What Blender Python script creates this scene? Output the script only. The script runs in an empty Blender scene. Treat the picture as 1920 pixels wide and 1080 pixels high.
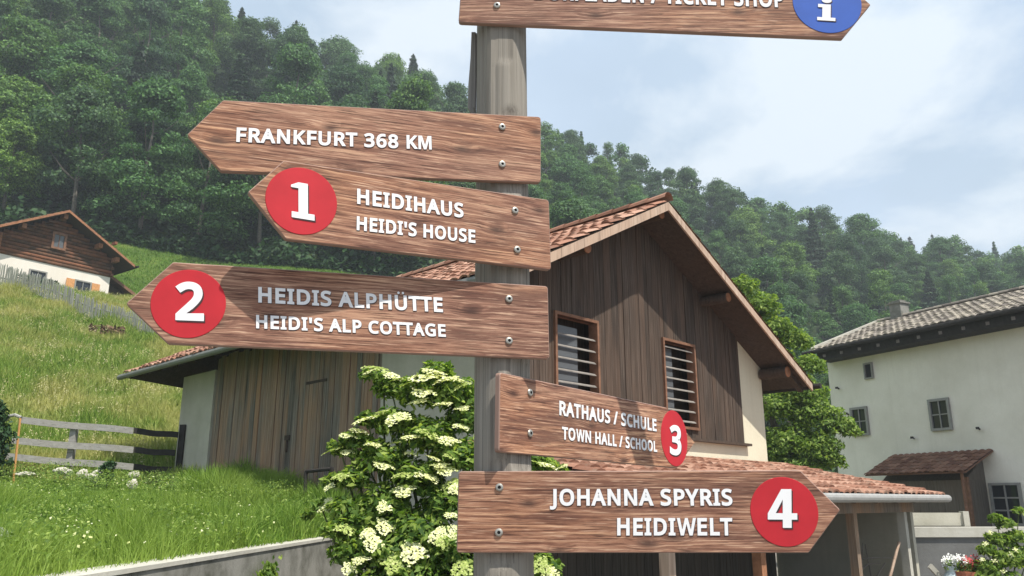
import bpy, bmesh, math, random
import numpy as np
from mathutils import Vector, Matrix

# ------------------------------------------------------------------ camera, sky, sun, exposure
SC = bpy.context.scene
COL = SC.collection
rnd = random.Random(7)
rng = np.random.default_rng(11)
FPX = 1500.0                      # focal length in photo pixels (1920 wide)
PITCH = math.atan(400.0 / FPX)    # eye level sits 400 px below the middle of the frame
EYE = 1.6

cam_d = bpy.data.cameras.new('camera')
cam_d.sensor_width = 36.0
cam_d.lens = 36.0 * FPX / 1920.0
cam_d.clip_start = 0.05
cam_d.clip_end = 3000
cam = bpy.data.objects.new('camera', cam_d)
COL.objects.link(cam)
cam.location = (0, 0, EYE)
cam.rotation_euler = (math.pi / 2 + PITCH, 0, 0)
SC.camera = cam

SUN = Vector((0.376, -0.40, 1.0)).normalized()
SUN_EL = math.asin(SUN.z)
SUN_AZ = math.atan2(SUN.x, SUN.y)
sun_d = bpy.data.lights.new('sun', 'SUN')
sun_d.energy = 4.4
sun_d.angle = math.radians(0.5)
sun_d.color = (1.0, 0.95, 0.86)
sun = bpy.data.objects.new('sun', sun_d)
COL.objects.link(sun)
sun.rotation_euler = SUN.to_track_quat('Z', 'Y').to_euler()
sun.location = (4, -4, 12)

world = bpy.data.worlds.new('World')
SC.world = world
world.use_nodes = True
wt = world.node_tree
for n in list(wt.nodes):
    wt.nodes.remove(n)
def wn(kind, **kw):
    n = wt.nodes.new(kind)
    for k, v in kw.items():
        setattr(n, k, v)
    return n
wl = wt.links.new
w_out = wn('ShaderNodeOutputWorld')
w_bg = wn('ShaderNodeBackground')
w_bg.inputs['Strength'].default_value = 0.10
w_sky = wn('ShaderNodeTexSky', sky_type='NISHITA', sun_disc=False)
w_sky.sun_elevation = SUN_EL
w_sky.sun_rotation = SUN_AZ
w_sky.altitude = 600
w_sky.dust_density = 1.5
w_tc = wn('ShaderNodeTexCoord')
w_sep = wn('ShaderNodeSeparateXYZ')
wl(w_tc.outputs['Generated'], w_sep.inputs[0])
w_add = wn('ShaderNodeMath', operation='ADD'); w_add.inputs[1].default_value = 0.25
wl(w_sep.outputs['Z'], w_add.inputs[0])
w_max = wn('ShaderNodeMath', operation='MAXIMUM'); w_max.inputs[1].default_value = 0.05
wl(w_add.outputs[0], w_max.inputs[0])
w_dx = wn('ShaderNodeMath', operation='DIVIDE'); w_dy = wn('ShaderNodeMath', operation='DIVIDE')
wl(w_sep.outputs['X'], w_dx.inputs[0]); wl(w_max.outputs[0], w_dx.inputs[1])
wl(w_sep.outputs['Y'], w_dy.inputs[0]); wl(w_max.outputs[0], w_dy.inputs[1])
w_cmb = wn('ShaderNodeCombineXYZ')
wl(w_dx.outputs[0], w_cmb.inputs['X']); wl(w_dy.outputs[0], w_cmb.inputs['Y'])
def w_noise(scale, detail, rough, off, dist=0.0):
    m = wn('ShaderNodeMapping'); m.inputs['Location'].default_value = off
    wl(w_cmb.outputs[0], m.inputs['Vector'])
    n = wn('ShaderNodeTexNoise')
    n.inputs['Scale'].default_value = scale
    n.inputs['Detail'].default_value = detail
    n.inputs['Roughness'].default_value = rough
    n.inputs['Distortion'].default_value = dist
    wl(m.outputs[0], n.inputs['Vector'])
    return n
def w_ramp(src, stops):
    r = wn('ShaderNodeValToRGB')
    el = r.color_ramp.elements
    while len(el) < len(stops):
        el.new(0.5)
    for e, (p, c) in zip(el, stops):
        e.position = p
        e.color = (c, c, c, 1) if not isinstance(c, tuple) else (*c, 1)
    wl(src, r.inputs[0])
    return r
def w_mix(fac, a, b):
    m = wn('ShaderNodeMix', data_type='RGBA')
    wl(fac, m.inputs['Factor'])
    for s, i in ((a, 6), (b, 7)):
        if isinstance(s, tuple):
            m.inputs[i].default_value = (*s, 1)
        else:
            wl(s, m.inputs[i])
    return m.outputs[2]
# thin high veil over the blue, bright cumulus edges, soft grey-blue undersides
veil = w_ramp(w_noise(1.3, 6, 0.55, (2.2, 0.7, 0)).outputs[0], [(0.25, 0.55), (0.7, 0.95)])
c1 = w_mix(veil.outputs[0], w_sky.outputs[0], (4.25, 5.25, 6.45))
dark = w_ramp(w_noise(1.7, 4, 0.5, (0.35, 5.25, 0), 0.3).outputs[0], [(0.42, 0.0), (0.60, 0.9)])
c2 = w_mix(dark.outputs[0], c1, (3.15, 4.05, 5.1))
puff = w_ramp(w_noise(2.1, 8, 0.58, (5.1, 1.9, 0), 0.25).outputs[0], [(0.47, 0.0), (0.60, 0.95)])
c3 = w_mix(puff.outputs[0], c2, (5.6, 6.15, 6.7))
wl(c3, w_bg.inputs['Color'])
wl(w_bg.outputs[0], w_out.inputs[0])

SC.view_settings.view_transform = 'Standard'
SC.view_settings.look = 'None'
SC.view_settings.gamma = 1.0
SC.view_settings.exposure = 0.68
SC.render.engine = 'CYCLES'
SC.cycles.filter_width = 1.5
SC.cycles.max_bounces = 6
SC.cycles.diffuse_bounces = 3
SC.cycles.transparent_max_bounces = 6
SC.cycles.use_denoising = True
SC.cycles.volume_bounces = 0

# ------------------------------------------------------------------ helpers: pixels to rays
def ray(x, y):
    u = (x - 960) / FPX; v = (540 - y) / FPX
    return Vector((u, math.cos(PITCH) - v * math.sin(PITCH), math.sin(PITCH) + v * math.cos(PITCH)))
def at(x, y, Y):
    r = ray(x, y); r = r * (Y / r.y); r.z += EYE
    return r
def tanel(y):
    return math.tan(PITCH + math.atan((540 - y) / FPX))

# ------------------------------------------------------------------ helpers: meshes
class MB:
    """collects shapes for one mesh object"""
    def __init__(s):
        s.v = []; s.f = []; s.m = []
    def add(s, vs, fs, m=0):
        b = len(s.v)
        s.v += [tuple(p) for p in vs]
        s.f += [tuple(i + b for i in f) for f in fs]
        s.m += [m] * len(fs)
    def box(s, o, a, b, c, m=0):
        """o corner, a b c edge vectors"""
        o, a, b, c = Vector(o), Vector(a), Vector(b), Vector(c)
        if a.cross(b).dot(c) < 0:
            a, b = b, a
        P = [o, o + a, o + a + b, o + b, o + c, o + a + c, o + a + b + c, o + b + c]
        s.add(P, [(0, 3, 2, 1), (4, 5, 6, 7), (0, 1, 5, 4), (1, 2, 6, 5), (2, 3, 7, 6), (3, 0, 4, 7)], m)
    def cbox(s, ctr, sx, sy, sz, rz=0, m=0, tilt=None):
        R = Matrix.Rotation(rz, 3, 'Z')
        if tilt is not None:
            R = R @ tilt
        a, b, c = R @ Vector((sx, 0, 0)), R @ Vector((0, sy, 0)), R @ Vector((0, 0, sz))
        s.box(Vector(ctr) - (a + b + c) / 2, a, b, c, m)
    def prism(s, poly, ext, m=0):
        """planar polygon (list of points) pushed along ext"""
        n = len(poly); P = [Vector(p) for p in poly]; e = Vector(ext)
        nn = Vector((0, 0, 0))
        for i in range(n):
            nn += P[i].cross(P[(i + 1) % n])
        if nn.dot(e) > 0:
            P = P[::-1]
        s.add(P + [p + e for p in P], [tuple(range(n)), tuple(range(2 * n - 1, n - 1, -1))] +
              [(i, i + n, (i + 1) % n + n, (i + 1) % n) for i in range(n)], m)
    def tube(s, pts, rad, n=8, m=0, cap=True):
        pts = [Vector(p) for p in pts]
        if not isinstance(rad, (list, tuple)):
            rad = [rad] * len(pts)
        vs = []; k = len(pts)
        for i, p in enumerate(pts):
            t = (pts[min(i + 1, k - 1)] - pts[max(i - 1, 0)]).normalized()
            a = t.orthogonal().normalized() if abs(t.z) < 0.95 else Vector((1, 0, 0)) - t * t.x
            a.normalize(); b = t.cross(a)
            for j in range(n):
                w = 2 * math.pi * j / n
                vs.append(p + (a * math.cos(w) + b * math.sin(w)) * rad[i])
        fs = [(i * n + j, i * n + (j + 1) % n, (i + 1) * n + (j + 1) % n, (i + 1) * n + j)
              for i in range(k - 1) for j in range(n)]
        if cap:
            fs += [tuple(range(n - 1, -1, -1)), tuple(range((k - 1) * n, k * n))]
        s.add(vs, fs, m)
    def build(s, name, mats, parent=None, org=None, smooth=False):
        if not isinstance(mats, (list, tuple)):
            mats = [mats]
        V = np.array(s.v, dtype=np.float32).reshape(-1, 3)
        return mesh_obj(name, V, s.f, mats, parent, org, s.m, smooth)

ORG = {}
def link(o, parent=None, org=None):
    COL.objects.link(o)
    org = Vector(org) if org is not None else (ORG[parent.name] if parent else Vector((0, 0, 0)))
    ORG[o.name] = org
    if parent:
        o.parent = parent
        o.location = org - ORG[parent.name]
    else:
        o.location = org
    return o
def mesh_obj(name, V, F, mats, parent=None, org=None, mi=None, smooth=False):
    me = bpy.data.meshes.new(name)
    if org is None:
        org = ORG[parent.name] if parent else Vector((0, 0, 0))
    V = np.asarray(V, dtype=np.float32) - np.array(org, dtype=np.float32)
    if isinstance(F, np.ndarray):
        k = F.shape[1]; nf = F.shape[0]
        me.vertices.add(len(V)); me.vertices.foreach_set('co', V.ravel())
        me.loops.add(nf * k); me.loops.foreach_set('vertex_index', F.astype(np.int32).ravel())
        me.polygons.add(nf)
        me.polygons.foreach_set('loop_start', np.arange(0, nf * k, k, dtype=np.int32))
        me.polygons.foreach_set('loop_total', np.full(nf, k, dtype=np.int32))
        me.update(calc_edges=True)
    else:
        me.from_pydata(V.tolist(), [], F)
        me.update()
    for m in (mats if isinstance(mats, (list, tuple)) else [mats]):
        me.materials.append(m)
    if mi is not None and len(me.materials) > 1:
        me.polygons.foreach_set('material_index', np.asarray(mi, dtype=np.int32))
    if smooth:
        me.polygons.foreach_set('use_smooth', np.ones(len(me.polygons), dtype=bool))
    o = bpy.data.objects.new(name, me)
    return link(o, parent, org)
def tag(o, label=None, cat=None, group=None, kind=None):
    for k, v in (('label', label), ('category', cat), ('group', group), ('kind', kind)):
        if v:
            o[k] = v
    return o
def thing(name, loc, label, cat, group=None):
    o = bpy.data.objects.new(name, None)
    o.empty_display_size = 0.2
    link(o, None, loc)
    return tag(o, label, cat, group)

# ------------------------------------------------------------------ helpers: materials
class NT:
    def __init__(s, name):
        s.mat = bpy.data.materials.new(name); s.mat.use_nodes = True
        s.t = s.mat.node_tree
        s.b = s.t.nodes['Principled BSDF']
        s.out = s.t.nodes['Material Output']
        s.tc = s.n('ShaderNodeTexCoord')
    def n(s, kind, **kw):
        x = s.t.nodes.new(kind)
        for k, v in kw.items():
            setattr(x, k, v)
        return x
    def l(s, a, b):
        s.t.links.new(a, b)
    def coords(s, scale=(1, 1, 1), rand=False, src=None):
        m = s.n('ShaderNodeMapping'); m.inputs['Scale'].default_value = scale
        base = src or s.tc.outputs['Object']
        if rand:
            oi = s.n('ShaderNodeObjectInfo')
            mu = s.n('ShaderNodeMath', operation='MULTIPLY'); mu.inputs[1].default_value = 37.0
            s.l(oi.outputs['Random'], mu.inputs[0])
            ad = s.n('ShaderNodeVectorMath', operation='ADD')
            s.l(base, ad.inputs[0]); s.l(mu.outputs[0], ad.inputs[1])
            base = ad.outputs[0]
        s.l(base, m.inputs['Vector'])
        return m.outputs[0]
    def noise(s, vec, scale, detail=4, rough=0.55, dist=0.0):
        x = s.n('ShaderNodeTexNoise')
        x.inputs['Scale'].default_value = scale; x.inputs['Detail'].default_value = detail
        x.inputs['Roughness'].default_value = rough; x.inputs['Distortion'].default_value = dist
        s.l(vec, x.inputs['Vector'])
        return x.outputs[0]
    def ramp(s, src, stops):
        r = s.n('ShaderNodeValToRGB'); el = r.color_ramp.elements
        while len(el) < len(stops):
            el.new(0.5)
        for e, (p, c) in zip(el, stops):
            e.position = p; e.color = (*c, 1) if isinstance(c, tuple) else (c, c, c, 1)
        s.l(src, r.inputs[0])
        return r.outputs[0]
    def mix(s, fac, a, b, mode='MIX'):
        m = s.n('ShaderNodeMix', data_type='RGBA', blend_type=mode)
        for src, i in ((fac, 0), (a, 6), (b, 7)):
            if isinstance(src, (int, float)):
                m.inputs[i].default_value = src
            elif isinstance(src, tuple):
                m.inputs[i].default_value = (*src, 1)
            else:
                s.l(src, m.inputs[i])
        return m.outputs[2]
    def island(s):
        return s.n('ShaderNodeNewGeometry').outputs['Random Per Island']
    def bump(s, src, strength=0.4, dist=0.01):
        b = s.n('ShaderNodeBump'); b.inputs['Strength'].default_value = strength
        b.inputs['Distance'].default_value = dist
        s.l(src, b.inputs['Height']); s.l(b.outputs[0], s.b.inputs['Normal'])
    def done(s, color, rough=0.8, spec=0.3, metal=0.0):
        if isinstance(color, tuple):
            s.b.inputs['Base Color'].default_value = (*color, 1)
        else:
            s.l(color, s.b.inputs['Base Color'])
        s.b.inputs['Roughness'].default_value = rough
        s.b.inputs['Specular IOR Level'].default_value = spec
        s.b.inputs['Metallic'].default_value = metal
        return s.mat

def mat_plain(name, c, rough=0.6, spec=0.3, metal=0.0, var=0.12, scale=8):
    t = NT(name)
    n = t.noise(t.coords(), scale, 4, 0.6)
    lo = tuple(v * (1 - var) for v in c); hi = tuple(min(1, v * (1 + var)) for v in c)
    return t.done(t.ramp(n, [(0.3, lo), (0.7, hi)]), rough, spec, metal)
def mat_plaster(name, c, dirt, scale=1.2, amount=0.5):
    t = NT(name)
    v = t.coords()
    big = t.ramp(t.noise(v, scale, 6, 0.62), [(0.38, 0.0), (0.72, amount)])
    fine = t.noise(v, 22, 5, 0.6)
    col = t.mix(big, c, dirt)
    col = t.mix(t.ramp(fine, [(0.3, 0.0), (0.75, 0.22)]), col, tuple(x * 0.72 for x in c))
    streak = t.ramp(t.noise(t.coords((3.5, 3.5, 0.25)), 1.6, 4, 0.6), [(0.5, 0.0), (0.78, 0.30)])
    col = t.mix(streak, col, dirt)
    t.bump(fine, 0.35, 0.012)
    return t.done(col, 0.93, 0.15)
def mat_planks(name, cols, axis='z', fine=26, island=0.75, rough=0.85, crack=0.55):
    """weathered boards: grain runs along axis, each board its own tone"""
    t = NT(name)
    sc = {'z': (fine, fine, 1.1), 'x': (1.1, fine, fine)}[axis]
    isl = t.island()
    off = t.n('ShaderNodeVectorMath', operation='ADD')
    mu = t.n('ShaderNodeMath', operation='MULTIPLY'); mu.inputs[1].default_value = 53.0
    t.l(isl, mu.inputs[0]); t.l(t.tc.outputs['Object'], off.inputs[0]); t.l(mu.outputs[0], off.inputs[1])
    grain = t.noise(t.coords(sc, src=off.outputs[0]), 1.0, 5, 0.65, 0.6)
    blot = t.noise(t.coords((1.6, 1.6, 0.5), src=off.outputs[0]), 1.3, 3, 0.5)
    col = t.ramp(grain, [(0.28, cols[0]), (0.52, cols[1]), (0.76, cols[2])])
    tone = t.ramp(isl, [(0.0, cols[0]), (0.5, cols[1]), (1.0, cols[3])])
    col = t.mix(island * 0.6, col, tone)
    col = t.mix(t.ramp(blot, [(0.42, 0.0), (0.68, 0.6)]), col, cols[3])
    cr = t.noise(t.coords(tuple(q * (1.9 if q > 2 else 0.55) for q in sc), src=off.outputs[0]), 1.0, 4, 0.7, 0.4)
    col = t.mix(t.ramp(cr, [(0.34, crack), (0.43, 0.0)]), col, tuple(q * 0.35 for q in cols[0]))
    col = t.mix(t.ramp(cr, [(0.60, 0.0), (0.72, crack * 0.7)]), col, tuple(min(1, q * 1.25) for q in cols[2]))
    t.bump(grain, 0.6, 0.006)
    return t.done(col, rough, 0.2)
def mat_tiles(name, a, b, c, moss):
    t = NT(name)
    isl = t.island()
    col = t.ramp(isl, [(0.0, a), (0.45, b), (1.0, c)])
    n = t.noise(t.coords(), 5.0, 6, 0.65)
    col = t.mix(t.ramp(n, [(0.52, 0.0), (0.7, 0.75)]), col, moss)
    fn = t.noise(t.coords(), 40, 3, 0.6)
    col = t.mix(t.ramp(fn, [(0.35, 0.35), (0.6, 0.0)]), col, tuple(x * 0.5 for x in b))
    t.bump(fn, 0.3, 0.005)
    return t.done(col, 0.88, 0.2)
def mat_leaf(name, dark, mid, light, trans=0.35, objvar=0.35, attr=None):
    t = NT(name)
    isl = t.island()
    if attr:
        at_ = t.n('ShaderNodeAttribute'); at_.attribute_name = attr; oi = at_.outputs['Fac']
    else:
        oi = t.n('ShaderNodeObjectInfo').outputs['Random']
    col = t.ramp(isl, [(0.0, dark), (0.55, mid), (1.0, light)])
    tint = t.ramp(oi, [(0.0, (0.50, 0.62, 0.62)), (0.3, (0.85, 0.85, 0.80)), (0.65, (0.85, 1.02, 0.8)), (0.88, (1.1, 1.12, 0.7)), (1.0, (1.6, 1.45, 0.8))])
    col = t.mix(objvar * 2 if objvar < 0.5 else 1.0, col, t.mix(1.0, col, tint, 'MULTIPLY'))
    d = t.n('ShaderNodeBsdfPrincipled'); d.inputs['Roughness'].default_value = 0.6
    d.inputs['Specular IOR Level'].default_value = 0.25
    tr = t.n('ShaderNodeBsdfTranslucent')
    ms = t.n('ShaderNodeMixShader'); ms.inputs[0].default_value = trans
    t.l(col, d.inputs['Base Color'])
    t.l(t.mix(1.0, col, (1.15, 1.2, 0.55), 'MULTIPLY'), tr.inputs['Color'])
    t.l(d.outputs[0], ms.inputs[1]); t.l(tr.outputs[0], ms.inputs[2])
    t.l(ms.outputs[0], t.out.inputs['Surface'])
    return t.mat

# printed timber pattern of the arrow boards: streaks along the board, knots, darker flecks
def mat_sign():
    t = NT('sign_timber')
    v = t.coords((1, 1, 1), rand=True)
    # knots bend the grain
    sk = t.n('ShaderNodeSeparateXYZ'); t.l(t.coords((4.2, 1, 10.0), src=v), sk.inputs[0])
    ck = t.n('ShaderNodeCombineXYZ'); t.l(sk.outputs['X'], ck.inputs['X']); t.l(sk.outputs['Z'], ck.inputs['Y'])
    kn = t.n('ShaderNodeTexVoronoi', feature='F1', voronoi_dimensions='2D'); kn.inputs['Scale'].default_value = 1.0
    t.l(ck.outputs[0], kn.inputs['Vector'])
    knot = t.ramp(kn.outputs['Distance'], [(0.0, 1.0), (0.20, 0.0)])
    bend = t.noise(t.coords((4.0, 1, 16.0), src=v), 1.0, 2, 0.5)
    sep = t.n('ShaderNodeSeparateXYZ'); t.l(v, sep.inputs[0])
    def warp(k1, k2, sx, sz):
        a = t.n('ShaderNodeMath', operation='MULTIPLY_ADD'); t.l(bend, a.inputs[0]); a.inputs[1].default_value = k1
        m = t.n('ShaderNodeMath', operation='MULTIPLY'); t.l(sep.outputs['Z'], m.inputs[0]); m.inputs[1].default_value = sz
        t.l(m.outputs[0], a.inputs[2])
        b = t.n('ShaderNodeMath', operation='MULTIPLY_ADD'); t.l(knot, b.inputs[0]); b.inputs[1].default_value = k2; t.l(a.outputs[0], b.inputs[2])
        x = t.n('ShaderNodeMath', operation='MULTIPLY'); t.l(sep.outputs['X'], x.inputs[0]); x.inputs[1].default_value = sx
        c = t.n('ShaderNodeCombineXYZ'); t.l(x.outputs[0], c.inputs['X']); t.l(b.outputs[0], c.inputs['Z'])
        return c.outputs[0]
    g1 = t.noise(warp(1.0, 1.5, 4.4, 175.0), 1.0, 7, 0.74)
    g2 = t.noise(warp(0.9, 1.2, 11.0, 330.0), 1.0, 4, 0.62)
    g3 = t.noise(warp(0.7, 0.8, 2.2, 24.0), 1.0, 5, 0.66)
    g4 = t.noise(t.coords((1.9, 1, 4.0), src=v), 1.0, 3, 0.5)
    col = t.ramp(g1, [(0.35, (0.072, 0.032, 0.026)), (0.455, (0.190, 0.095, 0.073)), (0.53, (0.30, 0.166, 0.126)), (0.65, (0.54, 0.355, 0.268))])
    col = t.mix(t.ramp(g4, [(0.42, 0.0), (0.62, 0.6)]), col, t.mix(1.0, col, (1.30, 1.20, 0.95), 'MULTIPLY'))
    col = t.mix(t.ramp(g3, [(0.39, 0.7), (0.49, 0.0)]), col, (0.125, 0.060, 0.048))
    col = t.mix(t.ramp(g3, [(0.55, 0.0), (0.68, 0.55)]), col, (0.48, 0.295, 0.215))
    col = t.mix(t.ramp(g2, [(0.38, 0.8), (0.455, 0.0)]), col, (0.050, 0.024, 0.020))
    col = t.mix(t.ramp(g2, [(0.57, 0.0), (0.65, 0.7)]), col, (0.66, 0.46, 0.35))
    col = t.mix(t.ramp(kn.outputs['Distance'], [(0.02, 0.8), (0.11, 0.0)]), col, (0.055, 0.03, 0.027))
    dirt = t.ramp(t.noise(t.coords((5, 1, 7), src=v), 1.0, 5, 0.65), [(0.5, 0.0), (0.75, 0.3)])
    col = t.mix(dirt, col, (0.20, 0.135, 0.105))
    col = t.mix(1.0, col, (1.06, 1.0, 0.90), 'MULTIPLY')
    return t.done(col, 0.68, 0.25)

M = {}
M['sign'] = mat_sign()
M['sign_edge'] = mat_plain('sign_edge', (0.30, 0.19, 0.15), 0.6)
M['red'] = mat_plain('red_paint', (0.47, 0.022, 0.032), 0.6, 0.25, var=0.10, scale=14)
M['blue'] = mat_plain('blue_paint', (0.030, 0.10, 0.42), 0.6, 0.25, var=0.10, scale=14)
M['white'] = mat_plain('white_letters', (0.80, 0.79, 0.80), 0.5, 0.3, var=0.02)
M['letter_drop_shadow'] = mat_plain('dark_drop_shadow', (0.055, 0.03, 0.032), 0.7)  # dark colour of the drop shadow printed under the letters
M['bolt'] = mat_plain('galvanised_bolt', (0.42, 0.40, 0.36), 0.42, 0.5, 0.7)
M['bolt_hole'] = mat_plain('bolt_socket', (0.03, 0.03, 0.03), 0.7)
M['post'] = mat_planks('grey_post_wood', [(0.12, 0.108, 0.094), (0.26, 0.238, 0.208), (0.40, 0.37, 0.33), (0.26, 0.23, 0.19)], 'z', 80, 0.1)
M['bark'] = mat_planks('bark_wood', [(0.13, 0.12, 0.11), (0.24, 0.225, 0.205), (0.34, 0.32, 0.29), (0.24, 0.22, 0.195)], 'z', 60, 0.2)
M['gable_wood'] = mat_planks('dark_gable_boards', [(0.020, 0.015, 0.012), (0.070, 0.052, 0.041), (0.235, 0.19, 0.155), (0.115, 0.074, 0.052)], 'z', 44, 0.55)
M['side_wood'] = mat_planks('weathered_side_boards', [(0.042, 0.035, 0.029), (0.20, 0.172, 0.14), (0.54, 0.49, 0.41), (0.38, 0.21, 0.11)], 'z', 40, 0.75)
M['dark_wood'] = mat_planks('dark_eaves_wood', [(0.034, 0.026, 0.021), (0.075, 0.057, 0.045), (0.13, 0.10, 0.08), (0.08, 0.055, 0.04)], 'z', 14, 0.8)
M['porch_wood'] = mat_planks('grey_brown_boards', [(0.06, 0.052, 0.044), (0.13, 0.112, 0.092), (0.21, 0.185, 0.155), (0.15, 0.12, 0.095)], 'z', 18, 0.6)
M['barge'] = mat_planks('bargeboard_wood', [(0.28, 0.19, 0.14), (0.46, 0.34, 0.26), (0.58, 0.46, 0.36), (0.45, 0.30, 0.21)], 'z', 12, 0.4)
M['cut_wood'] = mat_plain('orange_beam_wood', (0.30, 0.14, 0.075), 0.8, 0.2, var=0.3)
M['frame_wood'] = mat_plain('brown_frame_wood', (0.20, 0.105, 0.065), 0.75, 0.2, var=0.3)
M['slat'] = mat_plain('grey_slat', (0.22, 0.20, 0.18), 0.7, 0.2, var=0.2)
M['log_wood'] = mat_planks('brown_log_wall', [(0.035, 0.022, 0.015), (0.10, 0.058, 0.036), (0.21, 0.12, 0.075), (0.26, 0.105, 0.055)], 'x', 8, 0.95)
M['cream'] = mat_plaster('cream_plaster', (0.72, 0.67, 0.52), (0.52, 0.47, 0.34), 0.9, 0.4)
M['pier'] = mat_plaster('grey_plaster', (0.50, 0.475, 0.395), (0.32, 0.30, 0.23), 1.3, 0.6)
M['white_plaster'] = mat_plaster('white_plaster', (0.84, 0.80, 0.70), (0.62, 0.58, 0.48), 0.6, 0.7)
M['log_plaster'] = mat_plaster('bright_plaster', (0.80, 0.74, 0.66), (0.66, 0.58, 0.48), 0.7, 0.3)
M['concrete'] = mat_plaster('wall_concrete', (0.27, 0.262, 0.235), (0.085, 0.085, 0.066), 3.4, 1.0)
M['dark_concrete'] = mat_plaster('dark_concrete', (0.17, 0.17, 0.165), (0.09, 0.09, 0.085), 1.6, 0.7)
M['cap'] = mat_plaster('pale_coping', (0.52, 0.50, 0.44), (0.34, 0.32, 0.26), 2.2, 0.6)
M['tiles'] = mat_tiles('clay_tiles', (0.17, 0.080, 0.052), (0.32, 0.155, 0.102), (0.48, 0.29, 0.21), (0.21, 0.165, 0.125))
M['tiles_brown'] = mat_tiles('brown_tiles', (0.13, 0.06, 0.042), (0.20, 0.10, 0.065), (0.29, 0.16, 0.11), (0.15, 0.11, 0.085))
M['tiles_grey'] = mat_tiles('lichen_tiles', (0.13, 0.11, 0.095), (0.23, 0.20, 0.17), (0.36, 0.315, 0.25), (0.36, 0.33, 0.26))
M['gutter'] = mat_plain('zinc_gutter', (0.35, 0.345, 0.33), 0.6, 0.5, 0.3)
M['old_zinc'] = mat_plain('dull_zinc', (0.20, 0.20, 0.185), 0.6, 0.4, 0.2)
M['glass'] = NT('window_glass').done((0.018, 0.022, 0.026), 0.08, 0.6)
M['grey_glass'] = NT('grey_pane').done((0.105, 0.112, 0.12), 0.3, 0.4)
M['window_grey'] = mat_plain('grey_window_paint', (0.27, 0.265, 0.245), 0.6)
M['interior'] = mat_plain('dark_interior', (0.02, 0.02, 0.02), 0.9)
M['shutter'] = mat_plain('orange_shutter', (0.62, 0.30, 0.12), 0.6, var=0.2)
M['rail_grey'] = mat_planks('silver_grey_rail', [(0.20, 0.195, 0.18), (0.34, 0.33, 0.31), (0.47, 0.46, 0.43), (0.30, 0.28, 0.25)], 'x', 20, 0.5)
M['rail_dark'] = mat_plain('dark_rail', (0.035, 0.031, 0.028), 0.8, 0.2, var=0.3)
M['picket'] = mat_planks('grey_pickets', [(0.19, 0.19, 0.165), (0.33, 0.335, 0.29), (0.47, 0.46, 0.41), (0.30, 0.31, 0.25)], 'z', 18, 1.0)
M['orange'] = mat_plain('orange_stake', (0.58, 0.30, 0.11), 0.6)
M['stone'] = mat_plaster('pale_stone', (0.66, 0.62, 0.54), (0.34, 0.31, 0.26), 7.0, 0.8)
M['trunk'] = mat_plain('tree_bark', (0.13, 0.115, 0.095), 0.9, 0.1, var=0.45, scale=5)
M['leaf_forest'] = mat_leaf('forest_leaves', (0.030, 0.072, 0.030), (0.082, 0.165, 0.064), (0.175, 0.29, 0.110), 0.30, 0.5)
M['leaf_far'] = mat_leaf('far_wood_leaves', (0.030, 0.072, 0.030), (0.082, 0.165, 0.064), (0.175, 0.29, 0.110), 0.30, 0.5, 'tint')
M['leaf_conifer'] = mat_leaf('conifer_needles', (0.012, 0.030, 0.014), (0.026, 0.060, 0.026), (0.045, 0.09, 0.036), 0.10, 0.3)
M['leaf_tree'] = mat_leaf('garden_tree_leaves', (0.075, 0.14, 0.025), (0.18, 0.285, 0.05), (0.36, 0.46, 0.115), 0.45, 0.0)
M['leaf_elder'] = mat_leaf('elder_leaves', (0.055, 0.12, 0.022), (0.165, 0.27, 0.048), (0.40, 0.50, 0.12), 0.48, 0.0)
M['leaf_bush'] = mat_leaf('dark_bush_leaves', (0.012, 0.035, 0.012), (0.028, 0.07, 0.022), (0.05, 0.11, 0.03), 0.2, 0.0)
M['umbel_young'] = mat_leaf('young_florets', (0.30, 0.40, 0.09), (0.48, 0.55, 0.17), (0.62, 0.66, 0.30), 0.3, 0.0)
M['umbel'] = mat_leaf('cream_florets', (0.62, 0.66, 0.26), (0.80, 0.80, 0.46), (0.88, 0.87, 0.66), 0.25, 0.0)
M['stem'] = mat_plain('green_stem', (0.10, 0.12, 0.05), 0.8, 0.2, var=0.3)

# ------------------------------------------------------------------ terrain: yard, bank, meadow and wooded hill
CP = [(-4.2, 2, 1.0), (-3.1, 5.5, 1.02), (-2.6, 11, 1.08), (-2.8, 8, 1.04), (-4.9, 8, 1.12), (-9, 8, 1.25), (-7, 12, 1.36), (-4, 12.5, 1.36), (-10, 13, 1.55),
      (-16, 8, 1.9), (-16, 15, 2.5), (-7.8, 18.5, 1.95), (-3.6, 14.6, 1.8), (-11.2, 18, 2.25), (-8.5, 16.5, 1.9), (-11, 25, 4.7), (-14.7, 29, 6.6),
      (-6, 24, 3.4), (-2, 26, 2.2), (-20, 22, 5.2), (-26, 28, 8.2), (-23.8, 36, 11.0), (-15.4, 33, 8.3), (-17.9, 34, 9.0), (-20.9, 36, 10.6), (-11, 36, 8.6), (-5, 36, 6.8),
      (-24.5, 47, 12.9), (-30, 44, 12.6), (-21, 50, 14.2), (-26.7, 62, 20.9), (-23.3, 62, 20.3), (-32, 62, 21.8), (-9, 62, 18.8), (-45, 60, 23),
      (-50, 40, 16), (-45, 25, 9), (0, 62, 14.5), (10, 62, 10.0), (27, 70, 5.0), (45, 75, 4.5), (70, 80, 4.5), (3, 40, 3.4), (8, 30, 0.0), (14, 24, -0.4), (25, 38, -0.4),
      (40, 40, -0.4), (70, 45, -0.4), (6, 18, -0.4), (14, 12, -0.5), (30, 15, -0.5)]
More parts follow.
